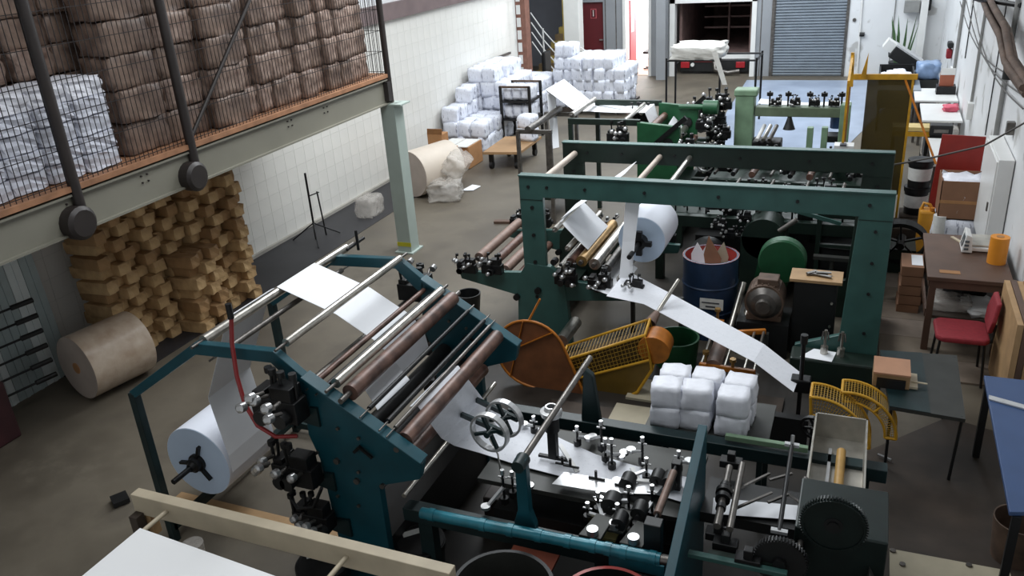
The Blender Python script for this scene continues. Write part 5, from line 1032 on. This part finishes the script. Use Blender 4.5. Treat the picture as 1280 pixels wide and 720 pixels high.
tag(MB().bar(G(1190, 296, .826), G(1207, 306, .826), .03, .012).build('pencil_stub', woodc), 'short pale stick on the brown table beside the scale', 'stick')
for k, (x, y, d, m, lb) in enumerate([(.95, 8.62, (.34, .3, .10), plast, 'clear plastic bag of scraps on the lower shelf of the brown table'), (1.22, 8.6, (.28, .36, .07), white, 'white crumpled bag with print on the lower shelf of the brown table'), (1.1, 8.95, (.3, .26, .14), blackm, 'black sack behind the bags on the lower shelf of the brown table')]):
    o = inst('plastic_bag', lumpy('plastic_bag', m, d, 4, .14, 200 + k), None, (x, y, .392), (0, 0, .3 * k)); tag(o, lb, 'bag')
tag(MB().lathe((1.36, 8.55, .392), (1.36, 8.55, .50), [(0, 0), (0, .07), (1, .08), (1, .07), (.1, .06), (.1, 0)], 18).build('blue_cup', bluet), 'blue cup on the lower shelf of the brown table', 'cup')
# red chair
def chair():
    t = thing('red_chair', 'red upholstered chair on black tube legs at the end of the brown table', 'chair', (1.02, 7.9, 0)); c = Vector((1.00, 7.9, .44))
    MB().prism([c + Vector(q) for q in [(-.22, -.18, 0), (-.16, -.23, 0), (.18, -.22, 0), (.22, -.17, 0), (.22, .18, 0), (.16, .22, 0), (-.18, .22, 0), (-.23, .16, 0)]], (0, 0, .055)).build('seat', redf, t, .02)
    MB().prism([(1.19, 7.76, .53), (1.19, 8.06, .53), (1.20, 8.11, .66), (1.23, 8.07, .82), (1.23, 7.77, .82), (1.20, 7.71, .66)], (.04, 0, .01)).build('backrest', redf, t, .012)
    for dx in (-.18, .18):
        for dy in (-.17, .17): MB().cyl(c + Vector((dx, dy, 0)), Vector((c.x + dx * 1.15, c.y + dy * 1.15, .006)), .012, 8).build('leg', blackm, t)
    for dy in (-.12, .12): MB().tube([c + Vector((.15, dy, -.02)), c + Vector((.24, dy, .0)), (1.25, 7.9 + dy, .62)], .012, 8).build('back_support', blackm, t)
chair()
# plywood slabs on edge against the wall
t = thing('plywood_stack', 'thick plywood boards standing on edge against the right wall by the red chair', 'board', (1.4, 7.6, 0))
for k in range(4): MB().b2((1.30 + k * .05, 7.15, 0), (1.346 + k * .05, 8.10, .93 + .008 * (k % 2))).build('board', [woodb, tabletop, woodb, cardb][k], t)
# small cardboard boxes left of the brown table
for k in range(5):
    o = MB().b2((.50 + .012 * (k % 2), 9.18 - .01 * k, .003 + k * .115), (.72 + .012 * (k % 2), 9.55, .112 + k * .115)).build('small_carton', cardb2, None, .004)
    tag(o, 'topmost small carton with a white sheet in the pile left of the brown table' if k == 4 else ['lowest', 'second lowest', 'middle', 'second highest'][k] + ' small brown carton in the pile left of the brown table', 'box', 'small cartons left of the table')
    if k == 4: MB().b2((.60, 9.2, .573), (.71, 9.5, .575)).build('white_sheet', paper, o)
# red board, big open carton, white bag
tag(MB().prism([(.86, 11.75, .35), (1.40, 11.75, .35), (1.42, 11.85, 1.33), (.92, 11.85, 1.35)], (0, .03, 0)).build('red_board', redb, None, .004), 'dark red board standing upright behind the open cardboard box', 'board')
t = thing('open_carton', 'open brown cardboard box stuffed with white paper on a white sack', 'box', (1.17, 11.2, .51))
X0, X1, Y0, Y1, Z0, Z1 = .92, 1.42, 10.95, 11.45, .52, 1.00
for q in [((X0, Y0, Z0), (X1, Y0 + .01, Z1)), ((X0, Y1 - .01, Z0), (X1, Y1, Z1)), ((X0, Y0, Z0), (X0 + .01, Y1, Z1)), ((X1 - .01, Y0, Z0), (X1, Y1, Z1))]: MB().b2(*q).build('side', cardb2, t)
MB().b2((X0, Y0, Z0), (X1, Y1, Z0 + .01)).build('bottom', cardb2, t); MB().b2((X0, Y0 - .002, .72), (X1, Y0, .76)).build('tape', cardb, t)
o = inst('crumpled_paper', lumpy('crumpled_paper', packs, (.42, .42, .46), 4, .16, 98), None, (1.17, 11.2, .535)); tag(o, 'crumpled white paper in the open cardboard box on the right', 'paper')
o = inst('white_sack', lumpy('white_sack', packw, (.52, .5, .50), 4, .05, 97), None, (1.15, 11.2, .003)); tag(o, 'white sack with faint blue print under the open cardboard box', 'sack')
o = MB().b2((1.30, 9.62, .003), (1.49, 9.95, .62)).build('white_container', white, None, .03); tag(o, 'white plastic container between the brown table and the sack', 'container')
# pails
def pail(x, y, z, lb):
    t = thing('black_pail', lb, 'pail', (x, y, z))
    MB().lathe((x, y, z), (x, y, z + .36), [(0, 0), (0, .135), (.85, .15), (.86, .162), (1, .162), (1, 0)], 28).build('shell', blackm, t)
    MB().lathe((x, y, z + .10), (x, y, z + .27), [(0, .1385 + .003), (1, .1485 + .003)], 28).build('white_label', label, t)
    MB().lathe((x, y, z + .355), (x, y, z + .375), [(0, .165), (1, .165), (1, .12), (.5, 0)], 28).build('lid', iron, t)
p = Yp(1142, 232, 11.9)
pail(.73, 12.2, .17, 'lower of two stacked black pails with white labels'); pail(.74, 12.2, .55, 'upper of two stacked black pails with white labels')
MB_ = MB().b2((.55, 12.0, 0), (.92, 12.4, .165)).build('pail_plinth', woodd); tag(MB_, 'low dark plinth under the stacked black pails', 'plinth')
t = thing('yellow_jerrycan', 'yellow plastic jerrycan right of the stacked black pails', 'canister', (.92, 11.2, 0)); q = Yp(1163, 235, 11.2)
MB().b2((q.x - .09, 11.08, 0), (q.x + .09, 11.3, .56)).build('body', yelcan, t, .03); MB().tube([(q.x - .07, 11.18, .55), (q.x - .05, 11.18, .64), (q.x + .02, 11.18, .62), (q.x + .06, 11.18, .55)], .02, 8).build('handle', yelcan, t); MB().cyl((q.x + .05, 11.12, .56), (q.x + .05, 11.12, .6), .03, 12).build('cap', orange, t)
q = Yp(1179, 232, 11.0); t = thing('printed_pouch', 'small white can with printed label beside the yellow jerrycan', 'can', (q.x, 11.0, 0)); MB().cyl((q.x + .02, 11.0, .0), (q.x + .02, 11.0, .55), .08, 18).build('body', label, t); MB().cyl((q.x + .02, 11.0, .2), (q.x + .02, 11.0, .32), .082, 18).build('print_band', ink, t)
# white tables, PC cases etc. along the wall
table('white_table', 'first white table along the right wall, nearest to the red board', .90, 1.36, 12.6, 14.1, .75, white, steeldk)
table('white_table', 'middle white table along the right wall with a pink bag on it', .86, 1.46, 15.3, 16.65, .75, white, steeldk)
table('white_table', 'far white table along the right wall next to the blue desk', .78, 1.48, 16.75, 17.9, .78, white, steeldk)
for k, (x, y, d, lb) in enumerate([(1.02, 14.55, (.28, .5, .42), 'black computer case between the white tables'), (1.08, 14.3, (.32, .2, .16), 'black toolbox just beyond the first white table')]):
    t = thing('black_case', lb, 'case', (x, y, 0)); z0_ = .35 if k == 0 else .76
    MB().b2((x - d[0] / 2, y - d[1] / 2, z0_), (x + d[0] / 2, y + d[1] / 2, z0_ + d[2])).build('body', blackm, t, .01); MB().b2((x - .1, y - d[1] / 2 - .01, z0_ + .05), (x + .1, y - d[1] / 2, z0_ + .1)).build('grille', steeldk, t)
    if k == 1: MB().b2((x - .15, y - .09, 0.0), (x + .15, y + .09, z0_)).build('stand', blackm, t)
    else: MB().b2((x - .12, y - .2, 0.0), (x + .12, y + .2, z0_)).build('stand', steeldk, t)
o = inst('pink_bag', lumpy('pink_bag', mat('pink_plastic', '#d0566c', .5, 0, .1, 9, .2), (.22, .28, .08), 4, .2, 96), None, (1.32, 16.1, .752)); tag(o, 'small pink plastic bag on the middle white table', 'bag')
o = MB().b2((.88, 14.95, .2), (1.4, 15.25, .7)).build('grey_sack', plast, None, .05); tag(o, 'grey plastic wrapped bundle under the edge of the middle white table', 'bundle'); MB().b2((.95, 15.0, 0), (1.35, 15.2, .2)).build('plinth', greyp, o)
# blue desk with the crate and tilted black machine lid
t = table('blue_desk', 'blue fronted desk with a crate of white parts near the end wall', .15, .90, 17.6, 20.3, .80, mat('grey_desk_top', '#8a9299', .5, 0, .1, 4, 0), steeldk)
MB().b2((.17, 17.6, .45), (.83, 17.62, .76)).build('front_panel', bluec, t)
t = thing('parts_crate', 'open dark crate filled with white parts on the blue desk', 'crate', (.45, 18.8, .80))
for q in [((.15, 18.1, .80), (.80, 18.13, .95)), ((.15, 19.4, .80), (.80, 19.43, .98)), ((.15, 18.1, .80), (.18, 19.43, .95)), ((.77, 18.1, .80), (.80, 19.43, .95)), ((.15, 18.1, .80), (.80, 19.43, .82))]: MB().b2(*q).build('side', blackm, t)
o = MB(); 
for k in range(4): 
    o = inst('white_part', lumpy('white_part', packs, (.22, .3, .14), 3, .15, 300 + k), None, (.30 + .11 * k, 18.5 + .18 * (k % 3), .821)); tag(o, ['leftmost', 'second', 'third', 'rightmost'][k] + ' small white part in the dark crate on the blue desk', 'part', 'white parts in the crate')
t = thing('tilted_black_case', 'black rectangular machine tilted on its corner above the blue desk', 'machine', (.75, 19.8, .8))
a = Yp(1115, 62, 20.0); c = Yp(1148, 84, 20.0); MB().bar(a, c, .5, .26).build('body', blackm, t, .02); u = (c - a).normalized(); nrm = Vector((-u.z, 0, u.x)) * -1; nrm = nrm if nrm.z > 0 else -nrm
MB().bar(a + nrm * .14, c + nrm * .14, .5, .03).build('silver_top', alu, t); MB().bar(a - u * .2 + nrm * .05, a + nrm * .05, .4, .2).build('white_end', white, t); MB().b2((c.x - .05, 19.95, .80), (c.x + .05, 20.05, c.z)).build('prop', iron, t)
t = thing('blue_bag', 'blue translucent bag beside the crate on the desk', 'bag', (.95, 19.0, .8)); inst('sack', lumpy('blue_sack', mat('blue_bag_film', '#7d95b8', .3, 0, .15, 9, .3), (.4, .5, .3), 4, .15, 95), t, (1.05, 18.9, .80)); MB().b2((.87, 18.6, 0), (1.25, 19.2, .80)).build('stand', greyp, t)
t = thing('potted_plant', 'potted plant with tall spiky leaves in the far right corner', 'plant', (.62, 22.4, 0)); q = Yp(1126, 72, 22.4)
MB().lathe((q.x, 22.4, 0), (q.x, 22.4, .55), [(0, 0), (0, .2), (1, .27), (1, .24), (.9, 0)], 20).build('pot', blackm, t); zq = .5
rd = random.Random(5)
for k in range(9):
    an = k * .7; sx = math.cos(an) * .12; hh_ = rd.uniform(.7, 1.15); MB().prism([(q.x + sx - .03, 22.4 + math.sin(an) * .1, zq), (q.x + sx + .03, 22.4 + math.sin(an) * .1, zq), (q.x + sx * 1.8 + .035, 22.4, zq + hh_ * .6), (q.x + sx * 2.6, 22.4, zq + hh_)], (0, .012, 0)).build('leaf', plant, t)
t = thing('brick_red_folder', 'brick coloured folder standing in a dark tray on the far white table', 'folder', (1.3, 17.4, .78)); MB().b2((1.18, 17.4, .80), (1.42, 17.46, 1.18)).build('folder', mat('brick_folder', '#a05a42', .6, 0, .1, 5, 0), t); MB().b2((1.14, 17.3, .78), (1.46, 17.6, .92)).build('tray', iron, t); MB().b2((1.18, 17.39, 1.12), (1.42, 17.4, 1.24)).build('white_tab', white, t)
# grey sheet table with a wooden mitre box, leg
t = thing('grey_table', 'low grey sheet metal table with a wooden box on it, lower right aisle', 'table', (.6, 6.6, 0))
q = [G(*p, .6) for p in [(1100, 438), (1196, 444), (1207, 524), (1112, 508)]]; MB().prism([v - Vector((0, 0, .03)) for v in q], (0, 0, .03)).build('tabletop', greyp, t)
MB().prism([v.lerp(q[k_], .45) if k_ is not None else v for v, k_ in zip(q, [None, 0, 3, None])], (0, 0, .004)).build('green_sheet', tealdk, t)
for v in q: MB().cyl(v.lerp((q[0] + q[2]) / 2, .06), Vector((v.x, v.y, 0)).lerp(Vector(((q[0] + q[2]) / 2).xy.to_3d()), .12), .012, 8).build('leg', blackm, t)
t = thing('wooden_box', 'open wooden box with a dark inside on the grey table', 'box', G(1110, 478, .61)); z0_ = .605; p = G(1112, 486, z0_)
MB().b2((p.x - .13, p.y + .02, z0_), (p.x + .14, p.y + .26, z0_ + .12)).build('body', woodb, t, .003); MB().b2((p.x - .10, p.y, z0_ + .0), (p.x + .11, p.y + .02, z0_ + .08)).build('dark_mouth', blackm, t); MB().b2((p.x - .13, p.y, z0_ + .12), (p.x + .14, p.y + .28, z0_ + .135)).build('lid', mat('peach_board', '#b5876a', .6, 0, .1, 6, 0), t)
p = G(1138, 480, .606); tag(MB().b2((p.x - .05, p.y - .08, .606), (p.x + .05, p.y + .15, .625)).cyl((p.x, p.y, .63), (p.x + .12, p.y - .01, .63), .008, 6).build('wood_offcut', woodc), 'pale wood offcut with a dark pin on the grey table', 'offcut')
# blue table on the right edge and rusty bucket
t = thing('blue_table', 'blue laminate table at the right edge on dark legs', 'table', (1.3, 5.6, 0))
q = [G(1230, 469, .75), G(1290, 476, .75), G(1330, 640, .75), G(1262, 640, .75)]; MB().prism([v - Vector((0, 0, .03)) for v in q], (0, 0, .03)).build('tabletop', bluet, t, .004)
MB().prism([G(1236, 500, .752), G(1290, 515, .752), G(1290, 510, .752), G(1236, 495, .752)], (0, 0, .01)).build('metal_rule', alu, t)
for v in (q[0], q[3]): MB().b2((v.x + .02, v.y - .02 if v is q[0] else v.y, 0), (v.x + .07, v.y + .03, .72)).build('leg', blackm, t)
MB().b2((q[1].x - .08, q[1].y - .1, 0), (q[1].x - .03, q[1].y - .05, .72)).build('leg', blackm, t); MB().b2((q[2].x - .08, q[2].y + .05, 0), (q[2].x - .03, q[2].y + .1, .72)).build('leg', blackm, t)
p = G(1268, 706, 0.0); t = thing('rusty_bucket', 'rusty metal bucket under the end of the blue table', 'bucket', (p.x, p.y, 0))
MB().lathe((p.x, p.y + .08, 0), (p.x, p.y + .08, .32), [(0, 0), (0, .14), (1, .165), (1, .155), (.1, .13), (.1, 0)], 28).build('shell', rust, t); MB().cyl((p.x + .06, p.y + .02, .3), (p.x + .09, p.y - .02, .40), .012, 8).cyl((p.x + .09, p.y - .02, .38), (p.x + .09, p.y - .02, .42), .03, 12).build('valve', steel, t)
q = [G(1112, 686, .02), G(1262, 714, .02), G(1275, 760, .02), G(1112, 760, .02)]; t = thing('cream_board', 'cream painted board with three bolts at the bottom right', 'board', (q[0] + q[2]) / 2 - Vector((0, 0, .02)))
MB().prism([v - Vector((0, 0, .017)) for v in q], (0, 0, .02)).build('panel', creams, t)
for px, py in ((1116, 689), (1211, 707), (1128, 706)): p = G(px, py, .023); MB().cyl(p, p + Vector((0, 0, .012)), .02, 10).build('bolt', steeldk, t)
p = G(1097, 568, .03); tag(MB().bar(p, p + Vector((.1, -.05, 0)), .02, .015).build('chrome_lever', chrome), 'small bright lever on the floor right of the trough', 'lever')

# ================================================================== FOREGROUND
zf = 1.2
t = thing('wooden_trestle', 'cream wooden trestle rail with two dowels in the bottom left foreground', 'trestle', (-2.8, 2.8, 0))
a = G(170, 612, zf); c = G(560, 712, zf)
MB().b2((a.x, 2.86, zf - .14), (c.x + .02, 2.93, zf)).build('long_rail', woodc, t, .004); MB().b2((a.x, 2.87, zf - .30), (a.x + .10, 2.93, zf - .141)).build('end_block', woodb, t, .004)
for (p0_, p1_) in [((212, 634), (172, 668)), ((438, 688), (395, 730))]:
    p = G(*p0_, zf - .05); MB().cyl((p.x, 2.87, zf - .06), (p.x - .01, 2.1, zf - .06), .014, 10).build('dowel', woodc, t)
for x in (a.x + .04, c.x - .05): MB().b2((x - .03, 2.80, 0), (x + .03, 2.86, zf - .12)).build('leg', woodd, t)
t = thing('white_sheet_stack', 'bright white sheet stack on a low table in the bottom left corner', 'paper', (-3.0, 2.3, 0))
q = [G(175, 660, zf - .03), G(350, 722, zf - .03), G(340, 790, zf - .03), G(90, 790, zf - .03), G(100, 722, zf - .03)]
MB().prism([v - Vector((0, 0, .05)) for v in q], (0, 0, .05)).build('sheets', mat('bright_sheet', '#fbfbfb', .6, 0, .0, 4, 0), t); MB().prism([v.lerp(q[3], .15) - Vector((0, 0, .09)) for v in q], (0, 0, .04)).build('board', woodd, t)
for k, x in enumerate((-3.3, -2.9)): MB().b2((x - .03, 2.0, 0), (x + .03, 2.06, zf - .12)).build('leg', woodd, t)
def drum(lb, px, py, z, r, h, shell, inside, nm='open_drum'):
    p = G(px, py, z); t = thing(nm, lb, 'drum', (p.x, p.y, z - h))
    MB().lathe((p.x, p.y, z - h), (p.x, p.y, z), [(0, 0), (0, r), (.33, r), (.345, r + .012), (.36, r), (.66, r), (.675, r + .012), (.69, r), (.98, r), (.985, r + .014), (1, r + .014), (1, r - .008)], 44).build('shell', shell, t)
    MB().lathe((p.x, p.y, z), (p.x, p.y, z - h + .02), [(0, r - .006), (1, r - .012), (1, 0)], 44).build('inside', inside, t); return t
drum('open grey black drum at the bottom of the picture', 628, 732, .80, .28, .80, iron, greyp)
drum('open red drum at the bottom edge right of the black one', 760, 752, .80, .26, .80, redd, blackm)
def ink_bucket(lb, px, py, z, mark=None):
    p = G(px, py, z); t = thing('ink_bucket', lb, 'bucket', (p.x, p.y, 0)); 
    MB().lathe((p.x, p.y, 0), (p.x, p.y, z), [(0, 0), (0, .15), (.9, .17), (.91, .18), (1, .18), (1, 0)], 32).build('shell', blackm, t)
    MB().lathe((p.x, p.y, z), (p.x, p.y, z + .012), [(0, .175), (.5, .17), (1, .15), (1, 0)], 32).build('lid', iron, t)
    R = Matrix.Rotation(.75, 3, 'Z'); MB().box((p.x - .07, p.y + .05, z + .016), (.15, .05, .004), R).build('lid_label', label, t)
    if mark: MB().cyl((p.x + .1, p.y + .03, z + .013), (p.x + .1, p.y + .03, z + .017), .02, 12).build('red_mark', redf, t)
ink_bucket('black ink bucket with a white strip on its lid right of the teal frame', 524, 676, .40, 1)
ink_bucket('black ink bucket with a white label behind the wooden rail', 403, 703, .42)
q = Yp(380, 632, 3.4)
p = G(640, 604, .30); tag(MB().b2((p.x - .16, p.y - .2, 0), (p.x + .16, p.y + .25, .28)).build('floor_tin', mat('dark_tin', '#3a3330', .5, .3, .3, 9, 0), None, .01), 'dark tin box under the folding table', 'box')
tag(MB().bar(G(140, 628, .03), G(160, 620, .03), .14, .04).build('black_wedge', blackm), 'black wedge lying on the floor left of the wooden rail', 'wedge')
p = G(243, 690, .1); tag(MB().lathe((p.x, p.y, 0), (p.x, p.y, .18), [(0, 0), (0, .07), (1, .08), (1, .02), (1, 0)], 14).build('plastic_jar', plast), 'clear plastic jar on the floor behind the wooden rail', 'jar')
# overhead cable
pts = [Xp(1285, 166, .9), Yp(1180, 195, 9.2), Yp(1112, 206, 9.1), Yp(1000, 215, 9.1), Yp(880, 206, 9.0), Yp(700, 186, 8.95)]
pts = [Vector((1.48, 8.6, 2.38))] + [Yp(1230, 182, 8.8), Yp(1170, 196, 9.0), Yp(1112, 207, 9.05), Yp(1000, 213, 9.05), Yp(900, 207, 9.05), Yp(800, 197, 9.05)]
tag(MB().tube(pts, .010, 6).build('overhead_cable', cabm), 'long black cable slung from the right wall to the far crossbar', 'cable')

# ================================================================== BACK LEFT GOODS
t = thing('wrapped_paper_roll', 'brownish paper roll in torn clear film beyond the pale column', 'paper roll', (-6.9, 12.3, 0))
A_ = Vector((-6.85, 11.95, .40)); B_ = Vector((-6.75, 12.9, .40)); A_ = Vector((-7.05, 12.0, .40)); B_ = Vector((-6.75, 12.85, .40))
MB().cyl(A_, B_, .395, 36, caps=False).build('outer_sheet', mat('cream_roll', '#c8bcae', .5, 0, .06, 3, .05), t); MB().cyl(A_, A_ + (B_ - A_) * .01, .39, 36).build('roll_end', rollend, t); MB().cyl(B_, B_ - (B_ - A_) * .01, .39, 36).build('roll_end', rollend, t)
inst('torn_film', lumpy('torn_film', plast, (.5, .5, .30), 5, .18, 94), t, (-6.45, 12.05, .005), (0, 0, .3)); inst('torn_film', lumpy('torn_film', plast, (.35, .7, .3), 5, .14, 93), t, (-6.50, 12.5, .35), (0, .6, .2))
tag(MB().prism([(-6.35, 12.45, .01), (-6.15, 12.5, .01), (-6.12, 12.75, .01), (-6.3, 12.8, .01)], (0, 0, .012)).build('paper_scrap', paper), 'small white scrap on the floor beside the film wrapped roll', 'paper')
o = inst('film_bag', lumpy('film_bag', plast, (.3, .4, .3), 4, .12, 92), None, (-7.3, 11.0, .007)); tag(o, 'clear film bag on the floor behind the pale column', 'bag')
def carton(lb, x0, x1, y0, y1, z0, z1, m=cardb, cat='box', flap=True):
    o = MB().b2((x0, y0, z0), (x1, y1, z1)).build('carton', m, None, .006); tag(o, lb, cat)
    return o
carton('kraft carton with a white lid beside the shrink wrapped roll, left one', -7.42, -7.12, 13.75, 14.35, .007, .42); carton('kraft carton with a white lid beside the shrink wrapped roll, right one', -7.11, -6.80, 13.78, 14.38, .007, .42)
for k in range(2): MB().b2((-7.42 + .31 * k, 13.75, .421), (-7.13 + .31 * k, 14.35, .435)).build('white_lid', label, bpy.data.objects['carton.001' if k else 'carton'])
o = carton('tall narrow kraft carton standing open behind the wrapped roll', -7.35, -7.05, 13.25, 13.5, .007, .78); MB().prism([(-7.35, 13.25, .78), (-7.05, 13.25, .78), (-7.0, 13.18, .90), (-7.3, 13.18, .90)], (0, .01, 0)).build('flap', cardb, o)
o = carton('flattened kraft carton leaning on the wrapped roll', -7.0, -6.92, 13.0, 13.6, .007, .50)
# plank trolley with one bundle
t = thing('plank_trolley', 'low wooden platform trolley in the back left aisle', 'trolley', (-6.1, 14.6, 0))
MB().prism([(-6.50, 13.75, .30), (-5.80, 13.85, .30), (-5.82, 15.05, .30), (-6.55, 14.95, .30)], (0, 0, .05)).build('deck', mat('trolley_board', '#9b7a56', .6, 0, .1, 4, .05), t, .004)
for x, y in ((-6.4, 13.9), (-5.92, 13.98), (-5.92, 14.9), (-6.42, 14.8)): MB().cyl((x - .03, y, .07), (x + .03, y, .07), .068, 16).build('wheel', blackm, t); MB().b2((x - .04, y - .03, .12), (x + .04, y + .03, .30)).build('fork', iron, t)
pkm = [lumpy('napkin_bundle', packw, (.26, .24, .30), 3, .10, 400 + i) for i in range(4)]
def bundle(x, y, z, s, lb, grp=None, rz=None):
    o = inst('napkin_bundle', rnd.choice(pkm), None, (x, y, z), (0, 0, rnd.uniform(-.3, .3) if rz is None else rz), s); return tag(o, lb, 'bundle', grp)
for k in range(2): bundle(-5.97 + .0 * k, 14.75, .352 + k * .24, (1.2, 1.2, .8), ['lower', 'upper'][k] + ' of two white bundles on the wooden trolley')
# dark cart with shelves
t = thing('shelf_cart', 'dark two shelf cart loaded with white packs in front of the pile', 'cart', (-6.7, 16.2, 0))
for x in (-6.98, -6.35):
    for y in (15.85, 16.5): MB().b2((x - .025, y - .025, 0), (x + .025, y + .025, 1.15)).build('post', iron, t)
for z in (.45, .82): MB().b2((-7.0, 15.83, z), (-6.33, 16.52, z + .03)).build('shelf', iron, t)
MB().b2((-7.0, 15.83, 1.12), (-6.33, 15.87, 1.16)).b2((-7.0, 16.48, 1.12), (-6.33, 16.52, 1.16)).build('top_rail', rust, t)
for k in range(3):
    for z in (.482, .852): bundle(-6.87 + .2 * k, 16.15, z, (.75, 1.8, .9), ['left', 'middle', 'right'][k] + ' white pack on the ' + ('upper' if z > .6 else 'lower') + ' shelf of the dark cart', 'packs on the cart ' + ('upper' if z > .6 else 'lower') + ' shelf', 0)
# pile along the left wall
def pile(x0, x1, y0, y1, hf, lb, grp, sx=.25, sy=.24, sz=.29):
    y = y0; iy = -1
    while y < y1:
        x = x0; ix = -1; iy += 1
        while x < x1:
            z = .007; h = hf(x, y); ix += 1; iz = -1
            while z + sz * .5 < h:
                iz += 1; bundle(x + rnd.uniform(-.03, .03), y + rnd.uniform(-.03, .03), z, (sx / .25, sy / .24, 1), lb % (ORD[iz], nth(ix), nth(iy)), grp); z += sz * .97
            x += sx
        y += sy
pile(-7.76, -7.10, 15.1, 16.3, lambda x, y: .45 + (.45 if x < -7.5 else 0) + (.25 if y > 15.6 else 0), 'napkin bundle in heap by kraft cartons: %s layer, %s from left, %s row back', 'napkin bundles in the low heap by the left wall', .3, .3)
pile(-7.76, -7.15, 16.4, 18.0, lambda x, y: 1.35 if x < -7.3 else 1.0, 'napkin bundle in tall wall pile: %s layer, %s from left, %s row back', 'napkin bundles in the tall pile by the left wall', .3, .32)
pile(-7.76, -6.95, 18.3, 19.2, lambda x, y: .75, 'napkin bundle before staircase: %s layer, %s from left, %s row back', 'napkin bundles before the staircase', .32, .36)
# pallet with the tall stack and heap
tag(MB().b2((-6.85, 18.7, .007), (-6.36, 19.3, .12)).build('pallet', woodd), 'dark pallet under the tall white bundle stack in front of the red door', 'pallet')
for z in range(5):
    for x in (-6.72, -6.48):
        for y in (18.85, 19.12): bundle(x + rnd.uniform(-.02, .02), y, .122 + z * .285, (.95, 1.05, 1), 'napkin bundle in tall square stack: %s layer, %s column, %s row' % (ORD[z], 'left' if x < -6.6 else 'right', 'front' if y < 19 else 'back'), 'tall square stack of napkin bundles')
t = thing('low_cart', 'low dark cart carrying the heap of white bundles by the doorway', 'cart', (-5.9, 19.0, 0))
MB().b2((-6.32, 18.5, .2), (-5.0, 19.5, .25)).build('deck', iron, t); MB().tube([(-6.3, 18.5, .25), (-6.3, 18.5, .55), (-5.1, 18.5, .55), (-5.1, 18.5, .25)], .02, 6).build('handle', iron, t)
for x in (-6.2, -5.3):
    for y in (18.65, 19.35): MB().cyl((x - .03, y, .1), (x + .03, y, .1), .095, 14).build('wheel', blackm, t)
pile(-6.2, -5.0, 18.6, 19.5, lambda x, y: .62 + .42 * math.cos((x + 5.9) * 1.7), 'napkin bundle on low cart: %s layer, %s from left, %s row back', 'heap of napkin bundles on the low cart', .25, .28, .26)
for o in bpy.data.objects:
    if o.get('group') == 'heap of napkin bundles on the low cart': o.location.z += .245
# stairs with white rail in the alcove
t = thing('staircase', 'winding yellow brown staircase with a white tube rail in the back left alcove', 'staircase', (-8.2, 22.5, 0))
for k in range(11): MB().b2((-8.75 + .05 * k, 22.0 + .22 * k, .0 if k < 2 else .16 * k), (-7.8, 22.25 + .22 * k, .17 + .17 * k)).build('step', yelst if k % 2 else mat('stair_brown_%d' % k, '#6f5d44', .6, 0, .2, 5, 0), t)
for zz in (.95, .7, .45, .2): MB().tube([(-8.6, 21.9, zz + 1.0), (-8.25, 21.85, zz + .55), (-7.95, 21.8, zz + .25), (-7.6, 21.75, zz)], .018, 8).build('rail', white, t)
MB().cyl((-8.25, 21.85, 0), (-8.25, 21.85, 1.55), .025, 8).build('rail_post', white, t)
for zz in (.95, .62, .35): MB().tube([(-7.15, 21.7, zz + .1), (-6.75, 21.65, zz - .12)], .018, 8).build('rail', white, t)
MB().cyl((-6.75, 21.65, 0), (-6.75, 21.65, .85), .025, 8).build('rail_post', white, t)
t = thing('black_chair', 'black padded chair in front of the staircase', 'chair', (-7.45, 20.3, 0))
MB().box((-7.45, 20.3, .5), (.5, .45, .1)).build('seat', blackm, t, .03); MB().box((-7.68 + .05, 20.35, .85), (.1, .45, .65)).build('backrest', blackm, t, .03); MB().cyl((-7.45, 20.3, 0), (-7.45, 20.3, .46), .04, 10).build('stem', blackm, t)
for k in range(4): MB().bar((-7.45, 20.3, .05), (-7.45 + .25 * math.cos(k * 1.57 + .4), 20.3 + .25 * math.sin(k * 1.57 + .4), .03), .04, .04).build('foot', blackm, t)
t = thing('wall_handle_bar', 'short dark bar fixed to the left wall above the bundles', 'bar', Xp(628, 70, WX)); a = Xp(619, 73, WX + .05); c = Xp(638, 66, WX + .05); MB().bar(a, c, .04, .05).build('bar', steeldk, t); 
for p in (a, c): MB().box(p - Vector((.03, 0, 0)), (.05, .04, .04)).build('bracket', steeldk, t)
# tube frame with the rolled white tarpaulin in front of the truck bay
t = thing('tube_frame', 'dark tube frame standing in front of the loading bay', 'frame', (-4.0, 18, 0)); yf = 17.5
P = lambda px, py: Yp(px, py, yf)
x0f = P(833, 90).x; x1f = P(945, 90).x; zt3 = P(840, 76).z
for x in (x0f, x1f, P(900, 90).x): MB().cyl((x, yf, 0), (x, yf, zt3 + .05), .022, 8).build('upright', iron, t)
for x in (x0f, x1f): MB().cyl((x, yf + .9, 0), (x, yf + .9, zt3 + .05), .022, 8).build('upright', iron, t); MB().cyl((x, yf, zt3), (x, yf + .9, zt3), .02, 8).build('rail', iron, t)
for yy in (yf, yf + .9): MB().cyl((x0f, yy, zt3), (x1f, yy, zt3), .02, 8).build('rail', iron, t)
a = P(838, 72); c = P(900, 72); L = c.x - a.x
tm = lumpy('rolled_tarpaulin', tarp, (L, .9, .26), 6, .10, 91); o = inst('rolled_tarpaulin', tm, None, ((a.x + c.x) / 2, yf + .45, zt3 + .012)); tag(o, 'rolled white tarpaulin lying on the tube frame before the truck', 'tarpaulin')
a = Yp(892, 68, yf - .1); c = Yp(906, 106, yf - .1); o = MB().ruled([((a.x - .05, yf - .06, a.z + .05), (a.x + .06, yf - .06, a.z + .05)), ((c.x - .05, yf - .10, c.z), (c.x + .05, yf - .10, c.z))], .006).build('white_strap', tarp); tag(o, 'white strap hanging slantwise from the rolled tarpaulin', 'strap')
